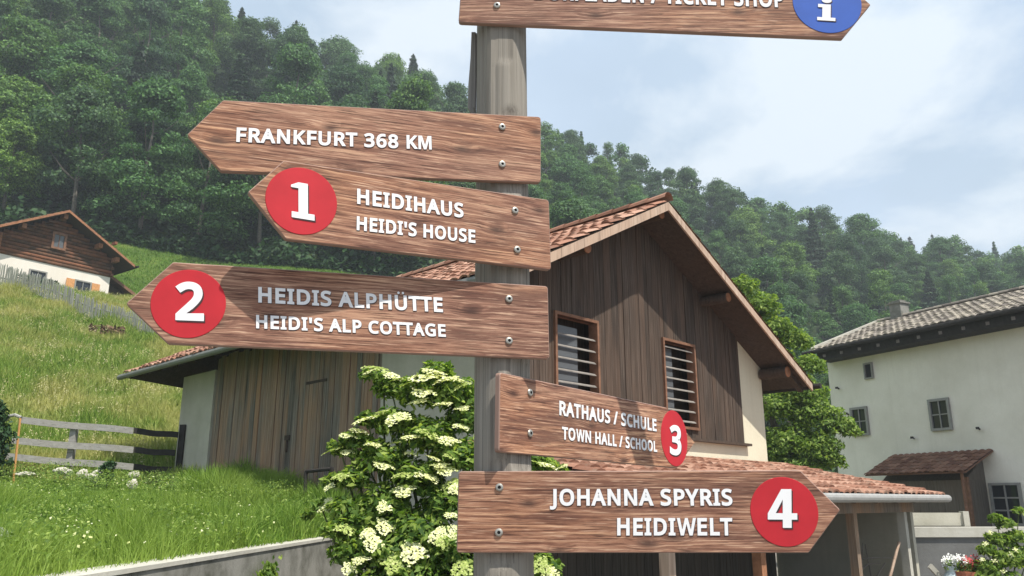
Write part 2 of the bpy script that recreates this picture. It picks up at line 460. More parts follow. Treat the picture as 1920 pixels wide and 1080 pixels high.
SKYL = [(-700, -330, 120, 12.0), (-300, -230, 120, 12.0), (0, -140, 122, 12.0), (200, -80, 124, 12.0), (400, 20, 128, 12.0), (560, 72, 130, 12.0), (700, 115, 134, 12.0), (870, 182, 142, 12.0), (1020, 236, 152, 12.0),
        (1200, 302, 172, 15.0), (1360, 348, 190, 20.5), (1480, 382, 205, 23.5), (1600, 402, 220, 27.0), (1750, 420, 235, 28.0), (1920, 440, 245, 29.5), (2200, 480, 250, 29.5), (2700, 540, 260, 29.5)]
SKY3 = []
for x, y, Y, th_ in SKYL:
    p = at(x, y, Y)
    CP.append((p.x, p.y, p.z - th_))
    SKY3.append((p.x, p.y))
    CP.append((p.x * 1.35, p.y * 1.35, (p.z - th_) * 0.9))
CPa = np.array(CP)
def _phi(d2):
    return np.where(d2 > 1e-9, d2 * np.log(np.maximum(d2, 1e-9)) * 0.5, 0.0)
_S = 0.02
def _tps():
    P = CPa[:, :2] * _S; n = len(P)
    K = _phi(((P[:, None] - P[None]) ** 2).sum(-1)) + np.eye(n) * 0.002
    L = np.zeros((n + 3, n + 3)); L[:n, :n] = K; L[:n, n] = 1; L[:n, n + 1:] = P; L[n, :n] = 1; L[n + 1:, :n] = P.T
    return P, np.linalg.solve(L, np.r_[CPa[:, 2], 0, 0, 0])
_P, _W = _tps()
def zt(X, Y):
    X = np.atleast_1d(np.asarray(X, float)); Y = np.atleast_1d(np.asarray(Y, float))
    q = np.stack([X.ravel(), Y.ravel()], 1) * _S
    z = np.empty(len(q))
    for i in range(0, len(q), 20000):
        c = q[i:i + 20000]
        z[i:i + 20000] = _phi(((c[:, None] - _P[None]) ** 2).sum(-1)) @ _W[:-3] + _W[-3] + c @ _W[-2:]
    z = z.reshape(X.shape)
    # lumps of the turf
    z = z + 0.05 * np.sin(X * 1.7 + np.sin(Y * 0.9) * 2) * np.cos(Y * 1.3) + 0.02 * np.sin(X * 4.1) * np.sin(Y * 3.7)
    return z
def z1(x, y):
    return float(zt([x], [y])[0])
def wallx(Y):            # right-hand edge of the bank: the retaining wall, then the barn's side wall
    return np.where(Y < 11, -3.4 + 0.091 * Y + 0.0, -2.4 + (Y - 11) * 0.55)
def yardmask(X, Y):      # True where the low yard is, not the bank
    return (X > wallx(Y)) & (Y < 15)

def grass_ground(name, a, b, c):
    t = NT(name)
    n = t.noise(t.coords(), 0.35, 5, 0.6); f = t.noise(t.coords(), 9.0, 4, 0.6)
    col = t.ramp(n, [(0.32, a), (0.55, b), (0.75, c)])
    col = t.mix(t.ramp(f, [(0.35, 0.55), (0.6, 0.0)]), col, tuple(x * 0.4 for x in a))
    t.bump(f, 0.8, 0.1)
    return t.done(col, 0.95, 0.1)
M['turf'] = grass_ground('meadow_turf', (0.055, 0.10, 0.018), (0.11, 0.17, 0.03), (0.20, 0.22, 0.06))
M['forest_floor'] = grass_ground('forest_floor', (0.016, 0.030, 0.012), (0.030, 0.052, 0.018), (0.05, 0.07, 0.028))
M['yard'] = grass_ground('gravel_yard', (0.20, 0.18, 0.155), (0.26, 0.24, 0.21), (0.31, 0.28, 0.25))

def grid(x0, x1, y0, y1, sx, sy):
    xs = np.arange(x0, x1 + 1e-6, sx); ys = np.arange(y0, y1 + 1e-6, sy)
    X, Y = np.meshgrid(xs, ys)
    nx, ny = len(xs), len(ys)
    i = (np.arange(ny - 1)[:, None] * nx + np.arange(nx - 1)[None]).ravel()
    F = np.stack([i, i + 1, i + nx + 1, i + nx], 1)
    return X, Y, F
# near sheet: bank and meadow up to the wood's edge
X, Y, F = grid(-62, 40, 1.0, 66, 0.25, 0.25)
Z = zt(X, Y)
bad = yardmask(X, Y)
V = np.stack([X.ravel(), Y.ravel(), Z.ravel()], 1)
keep = ~bad.ravel()[F].any(1)
used = np.unique(F[keep]); remap = np.full(len(V), -1); remap[used] = np.arange(len(used))
tag(mesh_obj('meadow', V[used], remap[F[keep]], M['turf'], smooth=True), kind='structure')
X, Y, F = grid(-190, 330, 65.8, 345, 2.6, 2.6)
V = np.stack([X.ravel(), Y.ravel(), (zt(X, Y) - np.where(Y < 67, 0.05, 0)).ravel()], 1)
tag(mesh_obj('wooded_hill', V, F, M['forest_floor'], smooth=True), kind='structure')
mb = MB(); mb.add([(-420, -120, 0), (520, -120, 0), (520, 480, 0), (-420, 480, 0)], [(0, 1, 2, 3)])
tag(mb.build('ground', M['yard']), kind='structure')

# ------------------------------------------------------------------ lettering: glyph outlines (per mille of an em)
GLYPHS = {
'A':(475,[[80,-27,137,121,290,121,348,-27,468,-27,260,509,169,509,-39,-27],[177,229,251,229,211,338,204,358,195,388,214,391,229,371,218,338]]),
'C':(470,[[288,-33,312,-32,334,-29,354,-25,375,-19,412,-7,412,100,324,78,307,76,289,74,271,73,226,79,193,93,167,116,148,148,136,189,132,240,136,290,149,331,170,364,197,387,230,401,272,406,289,405,306,403,323,399,339,394,354,388,393,372,440,473,372,500,323,510,271,513,220,510,174,498,132,478,96,452,66,419,43,380,27,337,17,290,14,241,17,189,26,142,41,98,62,60,90,27,125,0,165,-19,211,-30,261,-34]]),
'D':(536,[[200,-27,247,-24,292,-16,333,-3,369,17,402,42,429,73,450,109,465,150,474,195,476,245,473,297,462,345,444,387,419,423,388,453,351,477,309,494,263,503,214,507,38,507,38,-27],[153,79,189,79,254,86,300,105,332,136,351,181,358,243,354,295,340,335,319,363,290,384,252,396,203,401,153,401]]),
'E':(419,[[360,-27,360,80,153,80,153,197,348,197,348,304,153,304,153,399,360,399,360,507,38,507,38,-27]]),
'F':(394,[[153,-27,153,176,347,176,347,284,153,284,153,399,360,399,360,507,38,507,38,-27]]),
'G':(535,[[304,-33,336,-31,365,-27,393,-22,420,-16,466,-2,466,280,246,280,246,172,352,172,352,79,334,76,320,74,304,73,285,73,249,75,219,82,195,93,175,108,160,127,147,149,139,176,133,206,131,239,136,290,150,331,172,363,202,386,239,401,287,406,306,405,326,403,346,399,365,394,382,388,424,371,468,473,420,492,396,499,371,505,345,510,318,512,289,513,236,510,187,498,142,479,104,453,72,421,47,383,28,339,17,292,14,240,17,188,27,140,43,97,66,58,96,26,131,0,173,-19,219,-30,270,-34]]),
'H':(544,[[153,-27,153,197,344,197,344,-27,459,-27,459,507,344,507,344,304,153,304,153,507,38,507,38,-27]]),
'I':(274,[[227,-27,227,56,171,69,171,410,227,423,227,507,0,507,0,423,56,410,56,69,0,56,0,-27]]),
'J':(229,[[39,-150,75,-137,107,-114,131,-81,145,-40,149,6,149,507,35,507,35,3,34,-13,32,-24,29,-31,25,-37,21,-41,16,-43,10,-46,3,-47,-4,-47,-26,-46,-79,-35,-79,-139,-36,-152,-2,-155]]),
'K':(462,[[153,-27,153,174,170,189,331,-27,457,-21,253,269,446,496,326,507,188,353,147,307,139,278,153,507,38,507,38,-27]]),
'L':(398,[[362,-27,362,81,153,81,153,507,38,507,38,-27]]),
'M':(655,[[148,-27,148,291,147,365,122,403,258,-27,345,-27,486,404,459,365,457,295,457,-27,571,-27,571,507,437,507,302,123,173,507,38,507,38,-27]]),
'N':(556,[[148,-27,148,268,146,340,126,371,360,-27,472,-27,472,507,362,507,362,209,363,161,365,115,383,112,150,507,38,507,38,-27]]),
'O':(570,[[313,-30,358,-18,398,1,433,28,461,61,483,99,498,142,508,189,511,240,508,291,498,338,483,382,461,420,433,453,398,479,358,499,313,510,263,514,212,510,165,499,124,479,90,452,62,420,40,381,26,338,17,292,14,241,17,190,26,143,40,100,62,61,90,28,124,1,165,-19,211,-30,263,-34],[263,73,305,78,337,92,360,114,378,147,389,189,393,240,389,292,378,334,360,366,337,388,306,402,263,407,221,402,189,388,165,366,147,334,136,292,132,240,136,189,147,147,165,114,189,92,220,78]]),
'P':(452,[[153,-27,153,160,181,160,228,162,271,170,307,184,336,202,360,225,378,251,390,279,397,308,399,339,394,387,376,429,347,463,305,488,254,502,193,507,38,507,38,-27],[153,265,173,265,212,268,241,274,260,283,272,295,280,311,282,336,280,357,273,372,263,383,247,392,221,398,186,401,153,401]]),
'R':(464,[[153,-27,153,171,205,171,322,-27,451,-25,316,202,303,197,321,206,338,217,355,230,369,247,382,267,392,290,397,315,399,344,394,392,376,434,347,467,306,490,256,503,198,507,38,507,38,-27],[153,276,196,276,228,278,251,285,265,293,274,304,280,319,282,340,280,362,274,376,265,385,250,393,226,398,193,400,153,400]]),
'S':(415,[[220,-29,267,-16,308,7,339,40,358,81,364,127,362,156,356,182,345,205,331,224,313,242,292,256,269,269,244,281,216,292,192,301,173,310,158,318,147,325,139,331,135,337,131,344,129,352,129,363,130,376,134,385,142,393,153,400,169,404,193,406,211,405,229,403,246,400,264,395,281,389,323,372,360,475,316,492,295,499,272,505,247,510,221,512,193,513,161,511,131,506,103,496,78,483,56,466,38,445,24,421,16,393,13,364,17,324,30,287,52,258,80,234,114,213,154,197,181,186,202,177,219,169,231,161,239,154,244,148,247,142,249,133,250,124,248,109,242,98,233,88,218,80,197,75,168,73,145,74,123,76,100,81,79,86,61,92,7,114,7,-2,42,-16,63,-22,87,-27,112,-31,138,-33,167,-34]]),
'T':(419,[[244,-27,244,399,393,399,393,507,-20,507,-20,399,129,399,129,-27]]),
'U':(537,[[287,-31,326,-22,361,-7,391,13,415,38,434,67,447,99,454,133,457,168,457,507,343,507,343,171,340,141,332,117,320,98,304,85,280,76,246,73,214,76,189,84,172,97,159,115,151,138,148,170,148,507,33,507,33,169,39,115,57,65,88,23,130,-9,182,-28,243,-34]]),
'W':(670,[[216,-27,313,305,329,366,310,388,288,382,297,346,308,307,407,-27,509,-27,651,507,532,507,453,194,438,132,455,91,472,133,455,195,361,507,258,507,168,197,152,135,169,90,186,132,172,193,92,507,-27,507,114,-27]]),
'Y':(426,[[247,-27,247,179,425,506,299,507,190,292,82,507,-45,506,133,177,133,-27]]),
'/':(296,[[83,-27,282,507,167,507,-32,-27]]),
"'":(197,[[119,279,137,507,14,507,32,279]]),
'2':(430,[[376,-27,376,80,143,71,226,136,250,160,272,184,292,206,310,229,326,253,339,277,349,303,355,330,357,359,352,402,336,441,309,473,273,496,232,509,185,513,152,511,121,505,92,495,66,482,42,467,-1,435,64,353,103,381,119,391,134,399,149,404,166,408,184,409,203,407,217,402,228,395,235,386,240,373,242,355,241,338,238,322,232,307,224,292,212,275,199,258,138,195,5,60,5,-27]]),
'3':(430,[[205,-32,243,-25,277,-13,306,3,331,23,350,48,363,76,370,105,373,137,369,172,357,205,337,233,309,254,276,268,260,253,270,236,299,251,324,272,343,299,355,331,358,368,353,407,338,443,313,473,277,496,234,509,183,513,149,511,117,506,87,497,61,485,37,472,-5,443,55,360,94,384,110,393,127,400,143,405,162,408,183,409,203,408,219,403,230,396,237,388,242,378,243,363,241,345,234,331,223,319,206,309,182,302,149,300,76,300,76,195,149,195,186,193,214,188,235,179,247,169,254,156,257,137,255,117,248,101,238,89,222,79,197,73,162,70,143,71,123,73,102,78,81,83,61,91,3,116,3,2,40,-15,64,-22,87,-28,111,-31,136,-33,162,-34]]),
'4':(430,[[328,-27,328,82,398,82,398,189,328,189,328,509,226,509,-13,168,-13,82,217,82,217,-27],[114,184,217,189,217,313,218,373,240,396,254,378,238,352]]),
'5':(430,[[224,-29,275,-12,317,16,348,54,367,100,373,153,367,201,350,244,320,278,281,302,236,317,185,321,139,318,141,319,147,399,339,399,339,507,47,507,26,239,78,206,126,214,165,217,198,215,223,208,239,199,249,186,256,169,258,147,255,122,248,103,236,90,218,80,195,73,167,71,148,72,128,74,108,78,88,84,71,91,15,120,15,3,48,-13,69,-21,92,-26,116,-31,141,-33,167,-34]]),
'6':(430,[[250,-28,294,-11,331,17,358,56,375,102,380,154,375,203,360,246,334,281,299,307,259,322,214,327,183,325,154,319,130,307,109,293,92,277,87,271,125,271,125,267,128,290,132,312,138,332,145,349,154,365,165,378,177,389,193,398,211,405,232,409,258,411,285,409,343,396,343,501,313,509,302,511,290,512,256,513,210,510,169,501,133,486,102,465,76,440,56,411,40,380,28,347,19,312,14,276,11,241,10,205,12,157,20,113,34,75,53,42,76,14,103,-7,133,-22,166,-31,200,-34],[199,70,219,72,235,79,248,89,258,103,265,125,267,154,265,177,259,195,251,209,239,218,223,224,201,227,185,226,172,222,159,217,148,210,140,202,133,193,128,183,125,175,124,165,125,150,128,134,133,119,140,105,149,93,159,83,170,76,183,72]]),
'8':(430,[[243,-29,288,-16,325,8,355,40,372,79,378,124,376,150,370,173,359,194,346,213,331,229,314,244,295,256,276,268,292,255,274,240,290,250,306,262,322,276,335,291,346,308,355,327,360,349,362,372,357,413,340,450,311,478,276,498,236,510,192,513,162,512,134,506,108,498,84,485,63,470,45,450,32,427,24,401,21,372,25,339,35,308,52,282,72,261,94,243,81,253,102,265,84,255,67,242,50,228,35,211,23,192,13,171,8,147,6,122,11,77,28,38,57,6,95,-17,141,-30,194,-34],[194,307,203,311,220,321,234,332,243,342,248,354,249,369,248,383,244,392,236,399,225,406,210,410,191,411,173,410,158,406,147,399,139,392,135,382,133,369,134,359,137,350,140,343,146,336,154,329,163,323],[192,67,217,70,236,75,249,84,258,95,264,108,266,123,264,138,258,150,247,161,230,174,209,186,182,197,183,197,167,190,148,177,134,165,125,152,120,138,118,122,120,107,125,94,134,84,147,75,166,70]]),
}

def bar(*p):
    return [list(p)]
GLYPHS['1'] = (430, [[70, 0, 400, 0, 400, 118, 305, 118, 305, 714, 168, 714, 60, 640, 60, 596, 168, 596, 168, 118, 70, 118]])
GLYPHS['4'] = (500, [[250, 0, 390, 0, 390, 150, 480, 150, 480, 268, 390, 268, 390, 714, 228, 714, 12, 262, 12, 150, 250, 150], [250, 268, 138, 268, 250, 520]])
GLYPHS['M'] = (740, [[20, 0, 148, 0, 148, 480, 288, 0, 412, 0, 552, 480, 552, 0, 680, 0, 680, 714, 490, 714, 350, 225, 210, 714, 20, 714]])
GLYPHS['W'] = (880, [[175, 0, 315, 0, 440, 470, 565, 0, 705, 0, 870, 714, 732, 714, 632, 235, 502, 714, 378, 714, 248, 235, 148, 714, 10, 714]])
GLYPHS['i'] = (330, [[30, 0, 330, 0, 330, 105, 250, 105, 250, 540, 40, 540, 40, 435, 112, 435, 112, 105, 30, 105],
                    [[182 + 82 * math.cos(2 * math.pi * k / 16), 668 + 82 * math.sin(2 * math.pi * k / 16)][j] for k in range(16) for j in (0, 1)]])
for _k in ('1', '4', 'i', 'M', 'W'):
    _a, _l = GLYPHS[_k]
    _s = 534 / (750 if _k == 'i' else 714)
    GLYPHS[_k] = (_a * _s, [[q * _s - (27 if n_ % 2 else 0) for n_, q in enumerate(l_)] for l_ in _l])
_u = GLYPHS['U']
GLYPHS['Ü'] = (_u[0], _u[1] + [[[cx + 44 * math.cos(2 * math.pi * k / 12), 590 + 44 * math.sin(2 * math.pi * k / 12)][j] for k in range(12) for j in (0, 1)] for cx in (175, 330)])

def letters(text, to_uv, off, depth, grow=0.0, shift=(0, 0)):
    """filled, slightly raised lettering; to_uv maps em coordinates to the board"""
    cu = bpy.data.curves.new('tmp', 'CURVE'); cu.dimensions = '2D'; cu.fill_mode = 'BOTH'
    cu.extrude = depth / 2; cu.offset = grow
    pen = 0
    for ch in text:
        if ch == ' ':
            pen += 215; continue
        adv, loops = GLYPHS[ch]
        for lp in loops:
            sp = cu.splines.new('POLY'); n = len(lp) // 2
            sp.points.add(n - 1)
            for k in range(n):
                u, v = to_uv(lp[2 * k] + pen, lp[2 * k + 1])
                sp.points[k].co = (u + shift[0], v + shift[1], 0, 1)
            sp.use_cyclic_u = True
        pen += adv
    o = bpy.data.objects.new('tmp', cu); COL.objects.link(o)
    dg = bpy.context.evaluated_depsgraph_get()
    me = bpy.data.meshes.new_from_object(o.evaluated_get(dg))
    n = len(me.vertices); co = np.empty(n * 3, np.float32); me.vertices.foreach_get('co', co); co = co.reshape(-1, 3)
    V = np.stack([co[:, 0], -(off + depth / 2 + co[:, 2]), co[:, 1]], 1)
    F = [tuple(p.vertices) for p in me.polygons]
    bpy.data.objects.remove(o); bpy.data.curves.remove(cu); bpy.data.meshes.remove(me)
    return V, F
def textwidth(text):
    x0 = None; pen = 0; x1 = 0
    for ch in text:
        if ch == ' ':
            pen += 215; continue
        adv, lp = GLYPHS[ch]
        xs = [c for l in lp for c in l[0::2]]
        if x0 is None:
            x0 = pen + min(xs)
        x1 = pen + max(xs); pen += adv
    return x0, x1

# ------------------------------------------------------------------ signpost with six arrow boards
PX, PY = -0.0226, 1.75
YF = PY - 0.066
post_root = thing('signpost', (PX, PY, 0), 'round grey timber signpost carrying six brown wooden arrow boards', 'signpost')
mb = MB()
nz, na = 330, 44
# flats sawn into the post where the boards sit: yaw, distance of the flat from the axis, lower and upper end
NOTCH = [(0, 0.0565, 2.62, 2.93), (18, 0.0545, 2.29, 2.46), (25.4, 0.0675, 2.0, 2.0), (18, 0.0545, 1.87, 2.085), (51, 0.0440, 1.675, 1.885), (-2, 0.0545, 1.49, 1.668)]
for i in range(nz + 1):
    z = 3.0 * i / nz
    for j in range(na):
        an = 2 * math.pi * j / na
        r = 0.0635 - 0.001 * z + 0.0012 * math.sin(3 * an + z * 2) + 0.0008 * math.sin(7 * an + 1.3 * z) + (-0.003 if j in (9, 27, 31) else 0)
        lx, ly = r * math.cos(an), r * math.sin(an)
        for yw_, dd, z0, z3 in NOTCH:
            s_, c_ = math.sin(math.radians(yw_)), math.cos(math.radians(yw_))
            over = max(z - z3, z0 - z, 0) / 0.035
            if over < 1:
                lim = dd + 0.012 * over * over
                k = lx * s_ - ly * c_
                if k > lim:
                    lx -= (k - lim) * s_; ly += (k - lim) * c_
        mb.v.append((PX + 0.004 - 0.0055 * (z - 1.6) + lx, PY + ly, z))
mb.f = [(i * na + j, i * na + (j + 1) % na, (i + 1) * na + (j + 1) % na, (i + 1) * na + j) for i in range(nz) for j in range(na)]
mb.f.append(tuple(nz * na + j for j in range(na)))
mb.m = [0] * len(mb.f)
_po = mb.build('post', M['post'], post_root, smooth=True)
_po.data.set_sharp_from_angle(angle=math.radians(28))
mb = MB()   # loose strip of old bark standing off the left edge of the post
strip = [(884, 60), (882, 110), (878, 160), (877, 200), (884, 214), (892, 214), (892, 60)]
mb.prism([at(x, y, 1.755) for x, y in strip], (0, 0.012, 0))
mb.prism([at(x, y, 1.742) for x, y in [(889, 62), (888, 200), (892, 206), (894, 62)]], (0, 0.02, 0))
tag(mb.build('bark_strip', M['bark'], post_root), 'loose strip of dark bark along the left edge of the post')

class Board:
    def __init__(s, yaw, label, fwd=0.0):
        s.a = math.radians(yaw)
        s.c, s.s = math.cos(s.a), math.sin(s.a); s.label = label
        s.org = Vector((PX + (0.0575 + fwd) * s.s, PY - (0.0575 + fwd) * s.c, EYE))
    def uv(s, x, y):
        r = ray(x, y)
        t = (-s.s * s.org.x + s.c * s.org.y) / (-s.s * r.x + s.c * r.y)
        p = r * t
        return ((p.x - s.org.x) * s.c + (p.y - s.org.y) * s.s, p.z)
    def mesh(s, name, V, F, mats, parent, mi=None, label=None):
        me = bpy.data.meshes.new(name); me.from_pydata([tuple(map(float, v)) for v in V], [], F); me.update()
        for m in (mats if isinstance(mats, list) else [mats]):
            me.materials.append(m)
        if mi:
            me.polygons.foreach_set('material_index', mi)
        o = bpy.data.objects.new(name, me); COL.objects.link(o); o.parent = parent
        if label:
            o['label'] = label
        return o
    def make(s, poly, rounded, texts=(), disc=None, bolts=(), T=0.012):
        P = [Vector(p) for p in poly]
        # round the marked corners and soften the rim
        out = []
        n = len(P)
        for i, p in enumerate(P):
            r = rounded[i]
            a = (P[i - 1] - p).normalized(); b = (P[(i + 1) % n] - p).normalized()
            for k in range(7):
                t = k / 6
                q = p + a * r
                e = p + b * r
                out.append((1 - t) ** 2 * q + 2 * t * (1 - t) * p + t * t * e)
        m = len(out)
        area = sum(out[i].x * out[(i + 1) % m].y - out[(i + 1) % m].x * out[i].y for i in range(m))
        if area < 0:
            out = out[::-1]
        ctr = sum(out, Vector((0, 0))) / m
        def ring(ins, d):
            res = []
            for i, q in enumerate(out):
                tn = (out[(i + 1) % m] - out[i - 1]).normalized()
                res.append((q.x - tn.y * ins, -d, q.y + tn.x * ins))
            return res
        rings = [ring(0.0018, T), ring(0.0, T - 0.0018), ring(0.0, 0.0)]
        V = rings[0] + rings[1] + rings[2]
        F = [tuple(range(m)), tuple(range(3 * m - 1, 2 * m - 1, -1))]
        mi = [0, 1]
        for k in range(2):
            F += [(k * m + (i + 1) % m, k * m + i, (k + 1) * m + i, (k + 1) * m + (i + 1) % m) for i in range(m)]
            mi += [1] * m
        b = s.mesh('arrow_board', V, F, [M['sign'], M['sign_edge']], post_root, mi, s.label)
        b.location = s.org - Vector((PX, PY, 0)); b.rotation_euler = (0, 0, s.a)
        s.obj = b
        for text, pl, pr, pt in texts:
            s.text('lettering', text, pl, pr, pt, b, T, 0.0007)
        if disc:
            (cx, cy), rpx, num, nl, nr, ntop, mat, lab = disc
            cu, cv = s.uv(cx, cy); r = (s.uv(cx, cy - rpx)[1] - s.uv(cx, cy + rpx)[1]) / 2
            k = 56
            V = [(cu + r * math.cos(2 * math.pi * i / k), -T - 0.0004, cv + r * math.sin(2 * math.pi * i / k)) for i in range(k)]
            V2 = [(cu + (r - 0.0008) * math.cos(2 * math.pi * i / k), -T - 0.0010, cv + (r - 0.0006) * math.sin(2 * math.pi * i / k)) for i in range(k)]
            s.mesh('number_disc', V + V2, [tuple(range(k, 2 * k))] + [((i + 1) % k, i, k + i, k + (i + 1) % k) for i in range(k)], M[mat], b, None, lab)
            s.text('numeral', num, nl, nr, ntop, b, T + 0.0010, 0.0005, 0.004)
        for x, y in bolts:
            u, v = s.uv(x, y)
            V = []; F = []; mi = []
            prof = [(0.0, 0.0082), (0.0022, 0.0082), (0.0034, 0.0072), (0.0042, 0.0050), (0.0042, 0.0034), (0.0020, 0.0030)]
            k = 14
            for d, r in prof:
                V += [(u + r * math.cos(2 * math.pi * i / k), -T - d, v + r * math.sin(2 * math.pi * i / k)) for i in range(k)]
            for q in range(len(prof) - 1):
                F += [(q * k + (i + 1) % k, q * k + i, (q + 1) * k + i, (q + 1) * k + (i + 1) % k)[::-1] for i in range(k)]
                mi += [1 if q == 4 else 0] * k
            F.append(tuple((len(prof) - 1) * k + i for i in range(k))); mi.append(1)
            s.mesh('bolt', V, F, [M['bolt'], M['bolt_hole']], b, mi)
    def text(s, name, text, pl, pr, pt, parent, off, depth, grow=0.0):
        p0, p1, pt_ = (Vector(s.uv(*q)) for q in (pl, pr, pt))
        x0, x1 = textwidth(text)
        hb = 534
        U = (p1 - p0) / (x1 - x0); W = (pt_ - p0) / hb
        f = lambda X, Y: (p0.x + (X - x0) * U.x + (Y + 27) * W.x, p0.y + (X - x0) * U.y + (Y + 27) * W.y)
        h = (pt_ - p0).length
        V, F = letters(text, f, off + 0.0003, 0.0004, 0.0, (h * 0.035, -h * 0.042))  # dark copy shifted right and down, coloured in as the letters' printed drop shadow
        e = s.mesh('lettering_drop_shadow', V, F, M['letter_drop_shadow'], parent)
        V, F = letters(text, f, off + 0.0008, depth)
        s.mesh(name, V, F, M['white'], parent)

RD = 0.008
def shape(B, pts):
    return [B.uv(*p) for p in pts]
B = Board(0, 'topmost arrow board pointing right with a blue information disc')
p = shape(B, [(860, 47), (1577, 77), (1629, 14)])
d = Vector((p[1][0] - p[0][0], p[1][1] - p[0][1])).normalized(); nrm = Vector((-d.y, d.x)) * 0.165
B.make([p[0], p[1], p[2], (p[1][0] + nrm.x + 0.004, p[1][1] + nrm.y), (p[0][0] + nrm.x, p[0][1] + nrm.y)], [RD, 0.003, 0.004, 0.003, RD],
       [('DORFLADEN / TICKET SHOP', (1002, 5), (1467, 20), (1003, -26))],
       ((1547, 11), 56, 'i', (1528, 44), (1562, 46), (1529, 2), 'blue', 'blue information disc with a white letter i'), [(932, 16), (932, -62)])
B = Board(18, 'arrow board pointing left with a distance in white letters and no disc')
B.make(shape(B, [(418.5, 192.5), (351, 257), (414, 325), (1011, 346), (1011, 223)]), [0.003, 0.004, 0.003, RD, RD],
       [('FRANKFURT 368 KM', (443, 271), (807, 285), (444, 244))], None, [(938.5, 242.5), (938.5, 312)])
B = Board(25.4, 'shorter arrow board pointing left with a red disc numbered 1', 0.015)
B.make(shape(B, [(530, 305), (463, 364), (534, 452), (1029, 509), (1025, 378)]), [0.003, 0.004, 0.003, RD, RD],
       [('HEIDIHAUS', (666.5, 386), (865, 412), (666.5, 357.5)), ("HEIDI'S HOUSE", (665.5, 435), (887, 459), (666, 409))],
       ((563.5, 380.5), 62.5, '1', (543, 411), (587, 418), (543, 344), 'red', 'red disc with a white numeral 1'), [(961, 398), (965, 471)])
B = Board(18, 'longest left-pointing arrow board with a red disc numbered 2')
B.make(shape(B, [(325.5, 494.5), (237, 572), (316, 647), (1027, 675), (1024, 539)]), [0.003, 0.006, 0.003, RD, RD],
       [('HEIDIS ALPHÜTTE', (484, 570), (828, 588), (484, 541)), ("HEIDI'S ALP COTTAGE", (480, 618), (833.5, 634), (480, 593))],
       ((354.5, 572), 64, '2', (329, 603), (383, 605), (330, 531), 'red', 'red disc with a white numeral 2'), [(951, 563), (951, 641)])
B = Board(51, 'small arrow board turned away to the right with a red disc numbered 3', -0.011)
B.make(shape(B, [(929, 699), (1243, 765), (1296, 830), (1263, 878), (927, 848)]), [RD, 0.003, 0.004, 0.003, RD],
       [('RATHAUS / SCHULE', (1040, 779), (1223, 809.5), (1040, 752)), ('TOWN HALL / SCHOOL', (1045, 824), (1224, 848), (1045, 800.5))],
       ((1257, 822), 52, '3', (1247, 852), (1269, 855), (1247, 796), 'red', 'red disc with a white numeral 3'), [(985, 737), (985, 813)])
B = Board(-2, 'lowest arrow board pointing right with a red disc numbered 4')
B.make(shape(B, [(860.5, 884), (1497, 882), (1572, 956), (1513, 1036), (857, 1036)]), [RD, 0.003, 0.004, 0.003, RD],
       [('JOHANNA SPYRIS', (1031, 948), (1371, 948), (1031, 917)), ('HEIDIWELT', (1156, 1003.5), (1371, 1003.5), (1156, 971))],
       ((1467, 959), 65, '4', (1436, 989), (1491, 989.5), (1436, 917), 'red', 'red disc with a white numeral 4'), [(937, 914), (936, 998)])

# ------------------------------------------------------------------ roof tiles
def tiles(mb, O, U, W, nrm, lw, lh, tw=0.22, th=0.33, clip=None, lift=0.035, wob=0.011):
    """rows of curved clay tiles; O lower corner, U along the eave, W up the slope"""
    U, W, nrm, O = (Vector(q).normalized() if i < 3 else Vector(q) for i, q in enumerate((U, W, nrm, O)))
    nr, nc = max(1, int(round(lh / th))), max(1, int(round(lw / tw)))
    th = lh / nr; tw = lw / nc
    prof = [(-0.5, 0.0), (-0.28, 0.034), (0.0, 0.046), (0.26, 0.030), (0.42, 0.004), (0.52, 0.006)]
    for r in range(nr):
        for c in range(nc):
            cu = (c + 0.5) * tw; cw = r * th
            if clip and not clip(cu, cw + th * 0.5):
                continue
            j = rnd.uniform(-wob, wob) * 2; k = rnd.uniform(-wob, wob)
            vs = []
            for (dw, h) in ((-0.05 + j, lift + k), (th + 0.01, 0.008)):
                for pu, ph in prof:
                    vs.append(O + U * (cu + pu * tw * 1.02) + W * (cw + dw) + nrm * (h + ph * (0.9 if dw < 0.1 else 0.85)))
            for pu, ph in prof:
                vs.append(O + U * (cu + pu * tw * 1.02) + W * (cw - 0.05 + j) + nrm * (lift + k + ph * 0.9 - 0.03))
            n = len(prof)
            fs = [(i, i + 1, n + i + 1, n + i) for i in range(n - 1)] + [(2 * n + i, 2 * n + i + 1, i + 1, i) for i in range(n - 1)]
            mb.add(vs, fs)
def ridge_tiles(mb, A, Bq, r=0.11, step=0.36):
    A, Bq = Vector(A), Vector(Bq); d = (Bq - A); n = int(d.length / step); d = d / n
    side = d.normalized().cross(Vector((0, 0, 1))).normalized()
    for i in range(n):
        vs = []
        for q, rr in ((A + d * i, r * 1.12), (A + d * (i + 1.08), r * 0.95)):
            for k in range(7):
                a = math.pi * k / 6
                vs.append(q + side * math.cos(a) * rr + Vector((0, 0, math.sin(a) * rr * 0.9 - 0.02)))
        mb.add(vs, [(k, k + 1, 8 + k, 7 + k) for k in range(6)])

